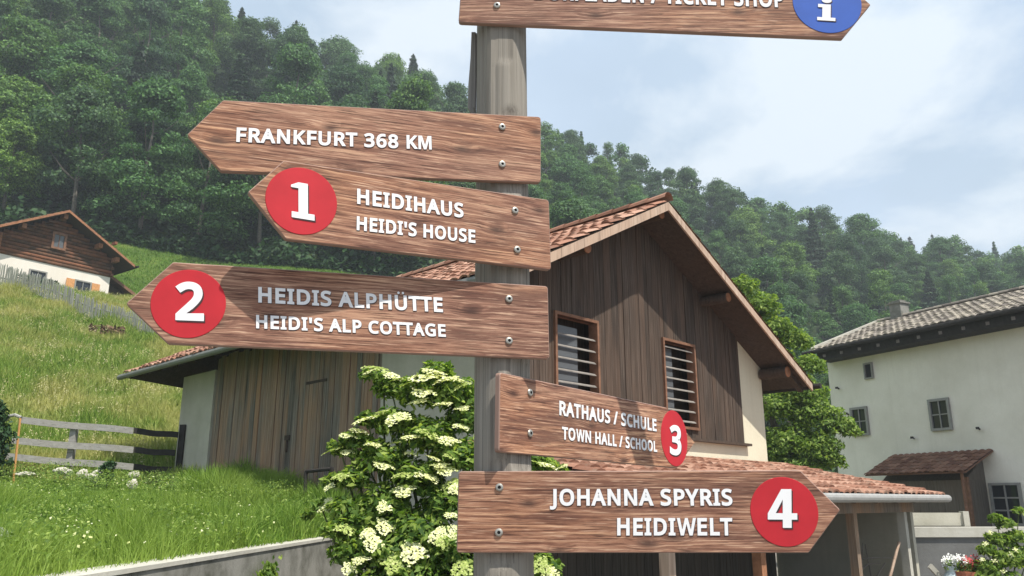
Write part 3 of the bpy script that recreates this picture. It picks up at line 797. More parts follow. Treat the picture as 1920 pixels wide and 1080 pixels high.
# ------------------------------------------------------------------ barn
AZ = math.radians(44.4)
E = Vector((math.sin(AZ), math.cos(AZ), 0)); N = Vector((E.y, -E.x, 0)); K = -N
C0 = Vector((0.176, 11.0, 0))
def bp(s, d, z):      # along the gable front, out towards the viewer, up
    return C0 + E * s + N * d + Vector((0, 0, z))
UP = Vector((0, 0, 1))
SA, ZA, PIT = 2.7, 6.40, 0.52
SL, SR = -0.82, 7.55
def zr(s):
    return ZA - PIT * abs(s - SA)
barn = thing('barn', C0, 'dark timber gabled barn with clay tile roof and open lean-to, behind the signpost', 'barn')
OV = 0.70
LB = 11.05            # length of the side wall
mb = MB()             # plaster parts of the gable front: lower wall and right-hand strip
mb.box(bp(0.02, -0.30, -0.3), E * 6.84, N * 0.30, UP * 2.97)
mb.prism([bp(5.96, -0.30, 2.67), bp(6.86, -0.30, 2.67), bp(6.86, -0.30, zr(6.86) - 0.02), bp(5.96, -0.30, zr(5.96) - 0.02)], N * 0.298)
mb.build('gable_wall', M['cream'], barn)
mb = MB()             # far walls that close the house
mb.box(bp(6.60, -LB, -0.3), E * 0.26, N * (LB - 0.31), UP * (zr(6.86) + 0.25))
mb.prism([bp(0.3, -LB, -0.3), bp(6.59, -LB, -0.3), bp(6.59, -LB, zr(6.59) - 0.05), bp(0.3, -LB, 4.4)], N * 0.25)
mb.build('rear_wall', M['pier'], barn)
WIN = [(0.62, 1.55, 2.83, 4.25), (3.38, 4.30, 2.83, 4.25)]
mb = MB()
def gable_board(s, e, z0, z3, d):
    if e - s > 0.012 and z3 - z0 > 0.02:
        mb.box(bp(s, -0.02, z0), E * (e - s), N * (0.045 + d), UP * (z3 - z0))
s = 0.0
while s < 5.95:
    w = rnd.choice((0.11, 0.13, 0.15, 0.18)); e = min(s + w - 0.006, 5.955)
    top = min(zr(s), zr(e)) - 0.03
    z0 = 2.645 + rnd.uniform(-0.015, 0.01); d = rnd.uniform(0.0, 0.016)
    hit_ = [q for q in WIN if e > q[0] and s < q[1]]
    if not hit_:
        gable_board(s, e, z0, top, d)
    else:
        a, b, wz0, wz3 = hit_[0]
        gable_board(s, e, z0, wz0, d); gable_board(s, e, wz3, top, d)
        gable_board(s, min(e, a - 0.003), wz0 + 0.001, wz3 - 0.001, d); gable_board(max(s, b + 0.003), e, wz0 + 0.001, wz3 - 0.001, d)
    s = e + 0.006
mb.build('gable_cladding', M['gable_wood'], barn)
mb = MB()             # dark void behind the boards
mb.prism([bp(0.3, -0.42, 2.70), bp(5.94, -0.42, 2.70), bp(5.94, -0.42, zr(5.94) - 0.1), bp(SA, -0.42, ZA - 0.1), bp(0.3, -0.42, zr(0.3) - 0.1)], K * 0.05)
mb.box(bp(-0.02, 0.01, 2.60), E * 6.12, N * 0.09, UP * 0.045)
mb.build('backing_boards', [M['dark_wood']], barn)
for wi, (a, b, z0, z3) in enumerate(WIN):
    mb = MB()
    t = 0.045
    for o, v, h in ((bp(a - t, 0.0, z0 - t), E * (b - a + 2 * t), UP * t), (bp(a - t, 0.0, z3), E * (b - a + 2 * t), UP * t),
                    (bp(a - t, 0.0, z0), E * t, UP * (z3 - z0)), (bp(b, 0.0, z0), E * t, UP * (z3 - z0))):
        mb.box(o - N * 0.10, v, N * 0.175, h)
    w = mb.build('window', M['frame_wood'], barn)
    mb = MB()
    for i in range(8):
        z = z0 + (i + 0.55) * (z3 - z0) / 8
        if wi == 0 and i == 7:
            continue
        mb.box(bp(a + 0.002, 0.0, z), E * (b - a - 0.004), N * 0.034 + UP * -0.026, UP * 0.013)
    mb.build('slat', M['slat'], w)
    mb = MB()
    mb.box(bp(a + 0.01, -0.09, z0 + 0.01), E * (b - a) * (0.66 if wi == 0 else 0.45), N * 0.01, UP * (z3 - z0 - (0.12 if wi == 0 else 0.1)))
    mb.build('pane', M['grey_glass'], w)
# side wall: plaster by the corner, board wall, plaster pier at the far end
def sp(b, o, z):
    return C0 + K * b - E * o + UP * z
mb = MB()
mb.box(sp(0.0, -0.28, -0.3), K * 3.3, -E * 0.28, UP * 5.0)
mb.build('side_wall', M['pier'], barn)
mb = MB()
mb.box(sp(9.45, -0.28, -0.3), K * (LB - 9.45), -E * 0.28, UP * 4.72)
mb.build('side_pier', M['pier'], barn)
mb = MB(); b = 3.31
while b < 9.44:
    w = min(rnd.choice((0.14, 0.17, 0.2, 0.23)), 9.445 - b)
    d = rnd.uniform(0.0, 0.02)
    mb.box(sp(b, -0.06 - d, 0.6 + rnd.uniform(-0.05, 0.05)), K * (w - 0.012), -E * 0.03, UP * 4.1)
    b += w
mb.box(sp(3.3, -0.11, 0.3), K * 6.15, -E * 0.03, UP * 4.4, 1)
mb.box(sp(6.15, -0.058, 2.72), K * 0.16, -E * 0.05, UP * 0.09, 1)
mb.box(sp(6.22, -0.058, 2.50), K * 0.05, -E * 0.04, UP * 0.22, 1)
mb.box(sp(5.0, -0.058, 3.72), K * 0.7, -E * 0.03, UP * 0.05, 1)
mb.build('board_wall', [M['side_wood'], M['dark_wood']], barn)
# roof: two slopes of tiles on a boarded deck
BR, BE = 9.2, 12.6     # ridge and eave lengths: the far end is hipped back
TH = 0.07
mb = MB()
nL = Vector((-PIT, 0, 1)).normalized(); nL = (-E * PIT + UP).normalized(); nR = (E * PIT + UP).normalized()
mb.prism([bp(SL, OV, zr(SL)), bp(SA, OV, ZA), bp(SA, -BR, ZA), bp(SL, -BE, zr(SL))], -UP * TH)
mb.prism([bp(SA, OV, ZA), bp(SR, OV, zr(SR)), bp(SR, -BE, zr(SR)), bp(SA, -BR, ZA)], -UP * TH)
mb.prism([bp(SL, -BE, zr(SL)), bp(SA, -BR, ZA), bp(SR, -BE, zr(SR))], -UP * TH)
# rafters under both eaves
for q in np.arange(-OV + 0.15, BE - 0.2, 0.85):
    for s0, s1 in ((SL + 0.06, 0.1), (6.8, SR - 0.06)):
        mb.prism([bp(s0, -q, zr(s0) - TH - 0.002), bp(s1, -q, zr(s1) - TH - 0.002), bp(s1, -q, zr(s1) - TH - 0.13), bp(s0, -q, zr(s0) - TH - 0.11)], K * 0.1)
roof = mb.build('roof', M['dark_wood'], barn)
mb = MB()
slopeL = (E + UP * PIT).normalized(); slopeR = (-E + UP * PIT).normalized()
LL = math.hypot(SA - SL, PIT * (SA - SL)); LR = math.hypot(SR - SA, PIT * (SR - SA))
LU = BE + OV
hip = lambda L: (lambda u, w: u < OV + BE - (BE - BR) * w / L)
tiles(mb, bp(SL - 0.05, OV + 0.03, zr(SL) - 0.026), K, slopeL, nL, LU, LL, clip=hip(LL))
tiles(mb, bp(SR + 0.05, OV + 0.03, zr(SR) - 0.026), K, slopeR, nR, LU, LR, clip=hip(LR))
ridge_tiles(mb, bp(SA, OV + 0.05, ZA + 0.06), bp(SA, -BR, ZA + 0.06))
mb.build('roof_tiles', M['tiles'], roof)
for s0, s1 in ((SL, SA), (SR, SA)):      # bargeboards of the front verge
    mb = MB()
    sg = 1 if s0 < s1 else -1
    mb.prism([bp(s0, OV, zr(s0) - 0.02), bp(s1 - sg * 0.002, OV, ZA - 0.02), bp(s1 - sg * 0.002, OV, ZA - 0.16), bp(s0, OV, zr(s0) - 0.16)], N * 0.032)
    mb.build('bargeboard', M['barge'], roof)
mb = MB(); mb.tube([sp(-OV + 0.05, 0.9, zr(SL) - 0.09), sp(BE, 0.9, zr(SL) - 0.09)], 0.065, 10)
mb.build('gutter', M['old_zinc'], roof)
mb = MB(); mb.tube([bp(SR + 0.09, OV + 0.16, zr(SR) - 0.06), bp(SR + 0.09, -BE, zr(SR) - 0.06)], 0.055, 10)
mb.build('gutter', M['rail_dark'], roof)
for s0, dz, w in ((SA, 0.34, 0.15), (0.72, 0.30, 0.16), (4.72, 0.30, 0.16), (6.82, 0.26, 0.20)):
    mb = MB()
    z = zr(s0) - TH - dz
    zc = z + dz - 0.04 - w * 0.55
    mb.tube([bp(s0, 0.03, zc), bp(s0, OV - 0.12, zc)], [w * 0.56, w * 0.54], 14, 0)
    mb.tube([bp(s0, OV - 0.119, zc), bp(s0, OV - 0.105, zc)], [w * 0.54, w * 0.50], 14, 1)
    mb.build('purlin', [M['dark_wood'], M['cut_wood']], barn)
# lean-to in front of the gable
LZ0, LZ1, LD, LS0, LS1 = 2.30, 1.70, 2.90, -1.2, 7.15
lp = (LZ0 - LZ1) / LD
mb = MB()
mb.prism([bp(LS0, 0.002, LZ0), bp(LS1, 0.002, LZ0), bp(LS1, LD, LZ1), bp(LS0, LD, LZ1)], -UP * 0.05)
for q in np.arange(LS0 + 0.1, LS1, 0.8):
    mb.prism([bp(q, 0.01, LZ0 - 0.052), bp(q, LD - 0.05, LZ0 - 0.052 - lp * (LD - 0.06)), bp(q, LD - 0.05, LZ0 - 0.14 - lp * (LD - 0.06)), bp(q, 0.01, LZ0 - 0.16)], E * 0.09)
lean = mb.build('lean_to_roof', M['dark_wood'], barn)
mb = MB()
tiles(mb, bp(LS1 + 0.02, LD + 0.04, LZ1 - 0.005), -E, (K + UP * lp), (N * lp + UP), LS1 - LS0, math.hypot(LD, LZ0 - LZ1), 0.23, 0.3, wob=0.012)
mb.build('roof_tiles', M['tiles'], lean)
mb = MB(); mb.tube([bp(LS0, LD + 0.11, LZ1 - 0.055), bp(LS1 + 0.15, LD + 0.11, LZ1 - 0.055)], 0.062, 12)
mb.build('gutter', M['gutter'], lean)
mb = MB(); mb.box(bp(LS0, 2.52, 1.43), E * (LS1 - LS0 - 0.5), N * 0.14, UP * 0.17); mb.build('beam', M['side_wood'], barn)
for q, mt in ((-0.65, 'barge'), (1.3, 'cut_wood'), (4.15, 'side_wood'), (6.18, 'cap')):
    mb = MB(); mb.box(bp(q, 2.53, -0.3), E * 0.12, N * 0.12, UP * 1.728); mb.build('lean_to_post', M[mt], barn)
mb = MB(); mb.box(bp(6.9, 0.002, -0.3), E * 0.12, N * 2.5, UP * 1.95); mb.build('lean_to_side', M['pier'], barn)
mb = MB()
q = -0.6
while q < 6.8:
    mb.box(bp(q, 0.004, 0.0), E * 0.19, N * 0.03, UP * 2.0); q += 0.2
mb.build('lean_to_back_boards', M['porch_wood'], barn)

# ------------------------------------------------------------------ log house up the meadow
AZ2 = math.radians(36.6)
E2 = Vector((math.sin(AZ2), math.cos(AZ2), 0)); N2 = Vector((E2.y, -E2.x, 0))
C2 = Vector((-24.506, 47.0, 0))
def lq(s, d, z):
    return C2 + E2 * s + N2 * d + UP * z
log = thing('log_house', C2 + UP * 12.9, 'brown log farmhouse with whitewashed ground floor, up the meadow at left', 'house')
LA, LZ, LP = -3.3, 17.93, 0.55
lz = lambda s: LZ - LP * abs(s - LA)
W0, W1 = -6.9, 0.0
mb = MB()
mb.box(lq(W0, -7.0, 12.2), E2 * (W1 - W0), N2 * 6.98, UP * 2.6)
mb.build('plaster_wall', M['log_plaster'], log)
mb = MB()
z = 14.8
while z < LZ - 0.3:
    h = 0.2
    half = (LZ - 0.12 - z - h) / LP
    a, b = max(W0 - 0.03, LA - half), min(W1 + 0.03, LA + half)
    if b - a > 0.3:
        # rounded log face
        prof = [(0, 0), (0.05, 0.04), (0.065, 0.1), (0.05, 0.16), (0, 0.2)]
        vs = [lq(q, dd, z + hh) for q in (a, b) for dd, hh in prof] + [lq(q, -0.2, z + hh) for q in (a, b) for hh in (0, 0.2)]
        mb.add(vs, [(i, i + 5, i + 6, i + 1) for i in range(4)] + [(0, 1, 2, 3, 4, 11, 10)[::-1], (5, 6, 7, 8, 9, 13, 12)])
    z += h + 0.004
for q in (W0 - 0.05, W1 - 0.12):      # crossing log ends
    for i in range(6):
        mb.cbox(lq(q + 0.09, 0.02, 14.92 + i * 0.408), 0.17, 0.42, 0.16, math.pi / 2 - AZ2)
mb.box(lq(W0, -7.0, 14.8), E2 * (W1 - W0), N2 * 6.7, UP * 1.6)
mb.build('log_wall', M['log_wood'], log)
OV2 = 0.9
LS_, RS_ = -7.75, 0.95
mb = MB()
mb.prism([lq(LS_, OV2, lz(LS_)), lq(LA, OV2, LZ), lq(LA, -8, LZ), lq(LS_, -8, lz(LS_))], -UP * 0.09)
mb.prism([lq(LA, OV2, LZ), lq(RS_, OV2, lz(RS_)), lq(RS_, -8, lz(RS_)), lq(LA, -8, LZ)], -UP * 0.09)
lroof = mb.build('roof', M['dark_wood'], log)
mb = MB()
ln = math.hypot(LA - LS_, LP * (LA - LS_))
tiles(mb, lq(LS_ - 0.05, OV2 + 0.02, lz(LS_) - 0.02), -N2, E2 + UP * LP, -E2 * LP + UP, 8 + OV2, ln, 0.3, 0.4)
ln = math.hypot(RS_ - LA, LP * (RS_ - LA))
tiles(mb, lq(RS_ + 0.05, OV2 + 0.02, lz(RS_) - 0.02), -N2, -E2 + UP * LP, E2 * LP + UP, 8 + OV2, ln, 0.3, 0.4)
mb.build('roof_tiles', M['tiles_brown'], lroof)
for s0 in (LS_, RS_):
    sg = 1 if s0 < LA else -1
    mb = MB(); mb.prism([lq(s0, OV2, lz(s0) + 0.05), lq(LA - sg * 0.003, OV2, LZ + 0.05), lq(LA - sg * 0.003, OV2, LZ - 0.10), lq(s0, OV2, lz(s0) - 0.10)], N2 * 0.04)
    mb.build('bargeboard', M['cut_wood'], lroof)
mb = MB(); mb.tube([lq(RS_ + 0.1, OV2 + 0.25, lz(RS_) - 0.06), lq(RS_ + 0.1, -8, lz(RS_) - 0.06)], 0.07, 8); mb.build('gutter', M['rail_dark'], lroof)
for s0 in (-1.1, 0.0, -5.4, LA + 0.0, W0):
    mb = MB(); mb.box(lq(s0 - 0.12, 0.07, lz(s0) - 0.42), E2 * 0.24, N2 * 0.55, UP * 0.28); mb.build('purlin', M['cut_wood'], log)
def house_window(parent, P, ex, nx, s0, s1, z0, z3, d, fm, gm, cols=2, rows=2, fw=0.07, bar=0.03, shutters=None):
    """P(s,d,z) places; frame, pane with glazing bars"""
    mb = MB()
    for o, v, h in ((P(s0 - fw, d, z0 - fw), ex * (s1 - s0 + 2 * fw), UP * fw), (P(s0 - fw, d, z3), ex * (s1 - s0 + 2 * fw), UP * fw),
                    (P(s0 - fw, d, z0), ex * fw, UP * (z3 - z0)), (P(s1, d, z0), ex * fw, UP * (z3 - z0))):
        mb.box(o - nx * 0.05, v, nx * 0.08, h)
    for i in range(1, cols):
        mb.box(P(s0 + (s1 - s0) * i / cols - bar / 2, d - 0.02, z0), ex * bar, nx * 0.025, UP * (z3 - z0))
    for i in range(1, rows):
        mb.box(P(s0, d - 0.018, z0 + (z3 - z0) * i / rows - bar / 2), ex * (s1 - s0), nx * 0.018, UP * bar)
    w = mb.build('window', fm, parent)
    mb = MB(); mb.box(P(s0, d - 0.045, z0), ex * (s1 - s0), nx * 0.01, UP * (z3 - z0)); mb.build('pane', gm, w)
    if shutters:
        for q in (s0 - fw - shutters - 0.02, s1 + fw + 0.02):
            mb = MB(); mb.box(P(q, d, z0 - 0.05), ex * shutters, nx * 0.05, UP * (z3 - z0 + 0.1))
            mb.build('shutter', M['shutter'], w)
    return w
house_window(log, lq, E2, N2, -3.55, -3.0, 15.85, 16.6, 0.13, M['frame_wood'], M['grey_glass'], 2, 1, 0.13)
house_window(log, lq, E2, N2, -6.75, -6.35, 15.1, 15.85, 0.13, M['cut_wood'], M['grey_glass'], 1, 1, 0.1)
house_window(log, lq, E2, N2, -1.98, -1.16, 13.42, 14.15, 0.06, M['window_grey'], M['glass'], 2, 1, 0.08, 0.04, 0.46)
house_window(log, lq, E2, N2, -4.5, -3.7, 13.5, 14.2, 0.06, M['window_grey'], M['glass'], 2, 1, 0.08, 0.04)
mb = MB()   # greenery of the window box
V = []
for i in range(260):
    c = lq(rnd.uniform(-5.3, -3.0), 0.14 + rnd.uniform(0, 0.22), 13.62 + rnd.uniform(-0.18, 0.22))
    a = Vector((rnd.uniform(-1, 1), rnd.uniform(-1, 1), rnd.uniform(-1, 1))).normalized(); b = a.orthogonal().normalized()
    mb.add([c + a * 0.09, c + b * 0.05, c - a * 0.09, c - b * 0.05], [(0, 1, 2, 3)])
mb.build('window_box_greenery', M['leaf_bush'], log)
mb = MB()   # low side annexe
mb.prism([lq(0.02, -1.2, 12.0), lq(2.0, -1.2, 12.0), lq(2.0, -1.2, 14.05), lq(0.02, -1.2, 15.05)], -N2 * 4)
mb.build('annex_wall', M['dark_wood'], log)
mb = MB()
mb.prism([lq(0.0, -0.7, 15.22), lq(2.45, -0.7, 13.98), lq(2.45, -5.4, 13.98), lq(0.0, -5.4, 15.22)], UP * 0.08)
mb.prism([lq(0.0, -0.66, 15.12), lq(2.45, -0.66, 13.88), lq(2.45, -0.66, 14.08), lq(0.0, -0.66, 15.32)], N2 * 0.04)
mb.build('annex_roof', M['frame_wood'], log)

# ------------------------------------------------------------------ white house on the right
AZ3 = math.radians(-26.8)
D3 = Vector((math.sin(AZ3), math.cos(AZ3), 0)); N3 = Vector((-D3.y, D3.x, 0))
P3 = Vector((14.88, 24.0, 0))
def hq(s, d, z):
    return P3 + D3 * s + N3 * d + UP * z
wh = thing('white_house', P3, 'tall white rendered house with grey lichen-covered tile roof and chimney, at right', 'house')
HS0, HS1 = -9.0, 6.62
EZ, RZ, RO = 7.05, 8.62, -3.6
mb = MB()
mb.box(hq(HS0, -7.2, -0.4), D3 * (HS1 - HS0), N3 * 7.2, UP * 7.30)
mb.prism([hq(HS1 - 0.3, 0, 6.9), hq(HS1 - 0.3, RO, RZ - 0.12), hq(HS1 - 0.3, -7.2, 6.9)], D3 * 0.298)
mb.build('wall', M['white_plaster'], wh)
pt3 = (RZ - EZ) / (0.8 - RO)
mb = MB()
mb.prism([hq(HS0, 0.8, EZ), hq(6.45, 0.8, EZ), hq(7.0, RO, RZ), hq(HS0, RO, RZ)], -UP * 0.09)
mb.prism([hq(HS0, -8.0, EZ), hq(6.45, -8.0, EZ), hq(7.0, RO, RZ), hq(HS0, RO, RZ)], -UP * 0.09)
wroof = mb.build('roof', M['rail_dark'], wh)
mb = MB(); L3 = math.hypot(0.8 - RO, RZ - EZ)
tiles(mb, hq(7.0, 0.85, EZ - 0.02), -D3, (-N3 + UP * pt3), (N3 * pt3 + UP), 7.0 - HS0, L3, 0.26, 0.36, clip=lambda u, w: u > 0.55 * (1 - w / L3))
ridge_tiles(mb, hq(7.0, RO, RZ + 0.07), hq(HS0, RO, RZ + 0.07))
mb.build('roof_tiles', M['tiles_grey'], wroof)
mb = MB(); mb.prism([hq(6.5, 0.9, EZ - 0.06), hq(7.06, RO, RZ + 0.0), hq(7.06, RO, RZ + 0.13), hq(6.5, 0.9, EZ + 0.09)], D3 * 0.1)
mb.build('verge_board', M['cap'], wroof)
mb = MB()     # boxed dark eaves with pale rafter ends
mb.box(hq(HS0, 0.02, 6.62), D3 * (6.45 - HS0), N3 * 0.66, UP * 0.33)
mb.build('eaves_board', M['rail_dark'], wroof)
mb = MB(); mb.tube([hq(HS0, 0.92, EZ - 0.10), hq(6.9, 0.92, EZ - 0.10)], 0.075, 10); mb.build('gutter', M['rail_dark'], wroof)
s = 6.1
while s > -2:
    mb = MB(); mb.cbox(hq(s, 0.69, 6.78), 0.10, 0.06, 0.10, AZ3, 0); mb.build('rafter_end', M['slat'], wroof); s -= 0.78
mb = MB(); c = hq(6.05, RO - 0.1, 0)
mb.cbox(c + UP * 8.70, 0.5, 0.5, 1.0, -AZ3); mb.cbox(c + UP * 9.23, 0.6, 0.6, 0.06, -AZ3); mb.cbox(c + UP * 9.30, 0.36, 0.4, 0.09, -AZ3)
mb.build('chimney', M['concrete'], wroof)
def hs(s, d, z):
    return hq(s, d, z)
house_window(wh, hs, D3, N3, 1.98, 2.56, 3.88, 4.74, 0.06, M['window_grey'], M['glass'], 2, 2, 0.08, 0.035)
house_window(wh, hs, D3, N3, 5.12, 5.68, 3.93, 4.78, 0.06, M['window_grey'], M['glass'], 2, 2, 0.08, 0.035)
house_window(wh, hs, D3, N3, 4.66, 4.92, 5.85, 6.32, 0.06, M['window_grey'], M['interior'], 1, 1, 0.05)
house_window(wh, hs, D3, N3, 0.12, 0.92, 0.98, 2.06, 0.06, M['window_grey'], M['glass'], 2, 3, 0.07, 0.045)
for s_, z_ in ((6.2, 5.62), (3.35, 3.62), (1.05, 3.75), (5.9, 4.65)):
    mb = MB(); mb.tube([hq(s_, 0.0, z_), hq(s_ - 0.05, 0.16, z_ + 0.03)], 0.03, 6); mb.cbox(hq(s_ - 0.05, 0.17, z_ + 0.02), 0.1, 0.05, 0.07, AZ3)
    mb.build('wall_anchor', M['rail_dark'], wh)
# boarded porch against the white house
mb = MB()
mb.box(hq(1.1, 0.003, -0.4), D3 * 2.95, N3 * 0.95, UP * 2.62)
mb.prism([hq(1.1, 0.003, 2.22), hq(1.1, 0.95, 2.22), hq(1.1, 0.003, 2.9)], D3 * 2.95)
porch = mb.build('porch', M['porch_wood'], wh)
mb = MB(); a0 = (3.10 - 2.45) / 1.45
mb.prism([hq(0.72, 0.003, 3.10), hq(4.0, 0.003, 3.10), hq(4.25, 1.45, 2.45), hq(0.72, 1.45, 2.45)], -UP * 0.05)
tiles(mb, hq(4.2, 1.5, 2.45), -D3, (-N3 + UP * a0), (N3 * a0 + UP), 3.5, math.hypot(1.45, 0.65), 0.22, 0.27)
mb.build('porch_roof', M['tiles_brown'], porch)
mb = MB(); mb.tube([hq(0.95, 1.3, 2.40), hq(0.95, 1.3, -0.3)], 0.05, 8); mb.box(hq(0.98, 0.95, -0.3), D3 * 0.1, N3 * 0.1, UP * 2.6); mb.build('porch_post', M['frame_wood'], porch)

# ------------------------------------------------------------------ walls, fences, small things
wall_line = [(y_, float(wallx(np.array(y_)))) for y_ in (1.5, 4, 6.5, 9, 11.0)]
mb = MB()
for (ya, xa), (yb, xb) in zip(wall_line[:-1], wall_line[1:]):
    za, zb = 1.07 + 0.004 * ya, 1.07 + 0.004 * yb
    mb.prism([(xa - 0.22, ya, -0.3), (xa + 0.06, ya, -0.3), (xa + 0.03, ya, za), (xa - 0.22, ya, za)], (xb - xa, yb - ya, zb - za)) if False else \
        mb.add([(xa - 0.24, ya, -0.3), (xa + 0.08, ya, -0.3), (xa + 0.04, ya, za), (xa - 0.24, ya, za), (xb - 0.24, yb, -0.3), (xb + 0.08, yb, -0.3), (xb + 0.04, yb, zb), (xb - 0.24, yb, zb)],
               [(1, 5, 6, 2), (0, 3, 7, 4)] + ([(0, 1, 2, 3)] if ya < 2 else []) + ([(4, 7, 6, 5)] if yb > 10.9 else []))
    mb.add([(xa - 0.26, ya, za + 0.001), (xa + 0.055, ya, za + 0.001), (xa + 0.055, ya, za + 0.035), (xa - 0.26, ya, za + 0.035), (xb - 0.26, yb, zb + 0.001), (xb + 0.055, yb, zb + 0.001), (xb + 0.055, yb, zb + 0.035), (xb - 0.26, yb, zb + 0.035)],
           [(1, 5, 6, 2), (3, 2, 6, 7), (0, 3, 7, 4)] + ([(4, 7, 6, 5)] if yb > 10.9 else []), 1)
xa, ya = wall_line[-1][1], 11.0
mb.box((xa - 0.24, ya + 0.002, -0.3), (1.0, 1.75, 0), (-0.2, 0.12, 0), (0, 0, 1.4))
tag(mb.build('retaining_wall', [M['concrete'], M['cap']]), 'stained grey concrete wall holding up the grassy bank, bottom left', 'wall')

mb = MB()   # yard wall at right
a_, b_ = at(1692, 1000, 16.8), Vector((24, 17.4, 0))
a_.z = 0
dv = Vector((b_.x - a_.x, b_.y - a_.y, 0))
mb.box(a_ - UP * 0.3, dv, (0, 0.3, 0), UP * 1.20)
yw = tag(mb.build('yard_wall', M['dark_concrete'], None, a_), 'dark grey yard wall with pale coping below the white house', 'wall')
mb = MB(); mb.box(a_ + Vector((-0.02, -0.05, 0.905)), dv, (0, 0.4, 0), UP * 0.19); mb.build('coping', M['cap'], yw)
mb = MB(); a2, b2 = at(1694, 982, 17.3), at(1806, 982, 17.3)
mb.box(Vector((a2.x, 17.3, 1.11)), (b2.x - a2.x, 0, 0), (0, 0.1, 0), UP * 0.26)
mb.box(Vector((b2.x, 17.25, 1.10)), (0.12, 0, 0), (0, 0.16, 0), UP * 0.30, 1)
tag(mb.build('timber_kerb', [M['pier'], M['cap']]), 'pale green-grey plank standing on the yard wall coping', 'plank')

def plank_bar(mb, A, Bq, h, t, m=0, sag=0.0, n=6):
    A, Bq = Vector(A), Vector(Bq)
    d = (Bq - A); side = Vector((-d.y, d.x, 0)).normalized() * t
    for i in range(n):
        f0, f1 = i / n, (i + 1) / n
        p, q = A + d * f0, A + d * f1
        j0 = UP * (math.sin(f0 * 7 + h * 60) * 0.012); j1 = UP * (math.sin(f1 * 7 + h * 60) * 0.012)
        vs = [p + j0 - UP * h / 2, q + j1 - UP * h / 2, q + j1 + UP * h / 2, p + j0 + UP * h / 2]
        vs += [v + side for v in vs]
        mb.add(vs, [(0, 1, 2, 3), (7, 6, 5, 4), (3, 2, 6, 7), (0, 4, 5, 1)] + ([(0, 3, 7, 4)] if i == 0 else []) + ([(1, 5, 6, 2)] if i == n - 1 else []), m)
YL, YR = 17.3, 18.3
fence = thing('rail_fence', at(120, 885, 17.6), 'three-rail wooden fence running across the meadow to the barn corner', 'fence')
def fy(x):
    return YL + (YR - YL) * (x - 20) / 310
for (xl, yl_), (xr, yr_) in (((39, 784), (334, 812)), ((22, 822), (328, 846)), ((10, 852), (322, 878))):
    xm = 250; ym = yl_ + (yr_ - yl_) * (xm - xl) / (xr - xl)
    mb = MB(); plank_bar(mb, at(xl, yl_ + 4, fy(xl)), at(xm, ym + 4, fy(xm)), 0.14, 0.05); mb.build('rail', M['rail_grey'], fence)
    mb = MB(); plank_bar(mb, at(xm + 1, ym + 4, fy(xm)), at(xr, yr_ + 4, fy(xr)), 0.13, 0.05); tag(mb.build('rail', M['rail_dark'], fence), 'dark stretch of rail beside the barn')
for x, y0, y3, mt, lab in ((125, 792, 890, 'rail_grey', None), (331, 796, 905, 'rail_dark', 'dark end post against the barn pier')):
    b_, t_ = at(x, y3, fy(x) + 0.1), at(x, y0, fy(x) + 0.1); t_.x = b_.x
    mb = MB(); mb.box(b_ - UP * 0.3 - Vector((0.065, 0, 0)), (0.13, 0, 0), (0, 0.12, 0), UP * (t_.z - b_.z + 0.3)); tag(mb.build('fence_post', M[mt], fence), lab)
b_ = at(27, 892, 16.9); t_ = at(38, 784, 16.9)
mb = MB(); mb.tube([b_ - UP * 0.2, t_], 0.022, 7)
tag(mb.build('marker_stake', M['orange']), 'thin leaning orange stake at the left end of the rail fence', 'stake')
mb = MB(); mb.tube([at(11, 788, 17.35), at(18, 780, 17.3), at(28, 778, 17.3), at(40, 783, 17.28)], 0.035, 7)
tag(mb.build('bent_branch', M['rail_grey']), 'short bent grey branch hooked on the fence end', 'branch')

pk = thing('picket_fence', (-20, 35, z1(-20, 35)), 'grey weathered picket fence climbing the meadow below the log house', 'fence')
mb = MB(); pa, pb = Vector((-31, 38.6, 0)), Vector((-15.0, 32.7, 0)); n = 300
for i in range(n):
    f = i / (n - 1) ; p = pa.lerp(pb, f)
    g = z1(p.x, p.y); h = 1.62 - 0.75 * f + rnd.uniform(-0.09, 0.10)
    tl = rnd.uniform(-0.09, 0.09); w = rnd.uniform(0.015, 0.026); ty = rnd.uniform(-0.04, 0.04)
    ax = (pb - pa).normalized()
    mb.add([p + UP * (g - 0.15) - ax * w, p + UP * (g - 0.15) + ax * w, p + ax * (w + tl) + UP * (g + h - 0.06) + Vector((0, ty, 0)), p + ax * tl + UP * (g + h) + Vector((0, ty, 0)), p + ax * (tl - w) + UP * (g + h - 0.06) + Vector((0, ty, 0))] +
           [Vector((0, 0.03, 0)) + q for q in (p + UP * (g - 0.15) - ax * w, p + UP * (g - 0.15) + ax * w, p + ax * (w + tl) + UP * (g + h - 0.06) + Vector((0, ty, 0)), p + ax * tl + UP * (g + h) + Vector((0, ty, 0)), p + ax * (tl - w) + UP * (g + h - 0.06) + Vector((0, ty, 0)))],
           [(0, 1, 2, 3, 4), (9, 8, 7, 6, 5), (1, 6, 7, 2), (0, 4, 9, 5), (4, 3, 8, 9), (3, 2, 7, 8)])
mb.build('pickets', M['picket'], pk)
for hh in (0.30, 0.70):
    mb = MB()
    for i in range(20):
        p, q = pa.lerp(pb, i / 20), pa.lerp(pb, (i + 1) / 20)
        p.z, q.z = z1(p.x, p.y) + hh, z1(q.x, q.y) + hh
        mb.tube([p + Vector((0, 0.06, 0)), q + Vector((0, 0.06, 0))], 0.035, 5)
    mb.build('rail', M['picket'], pk)

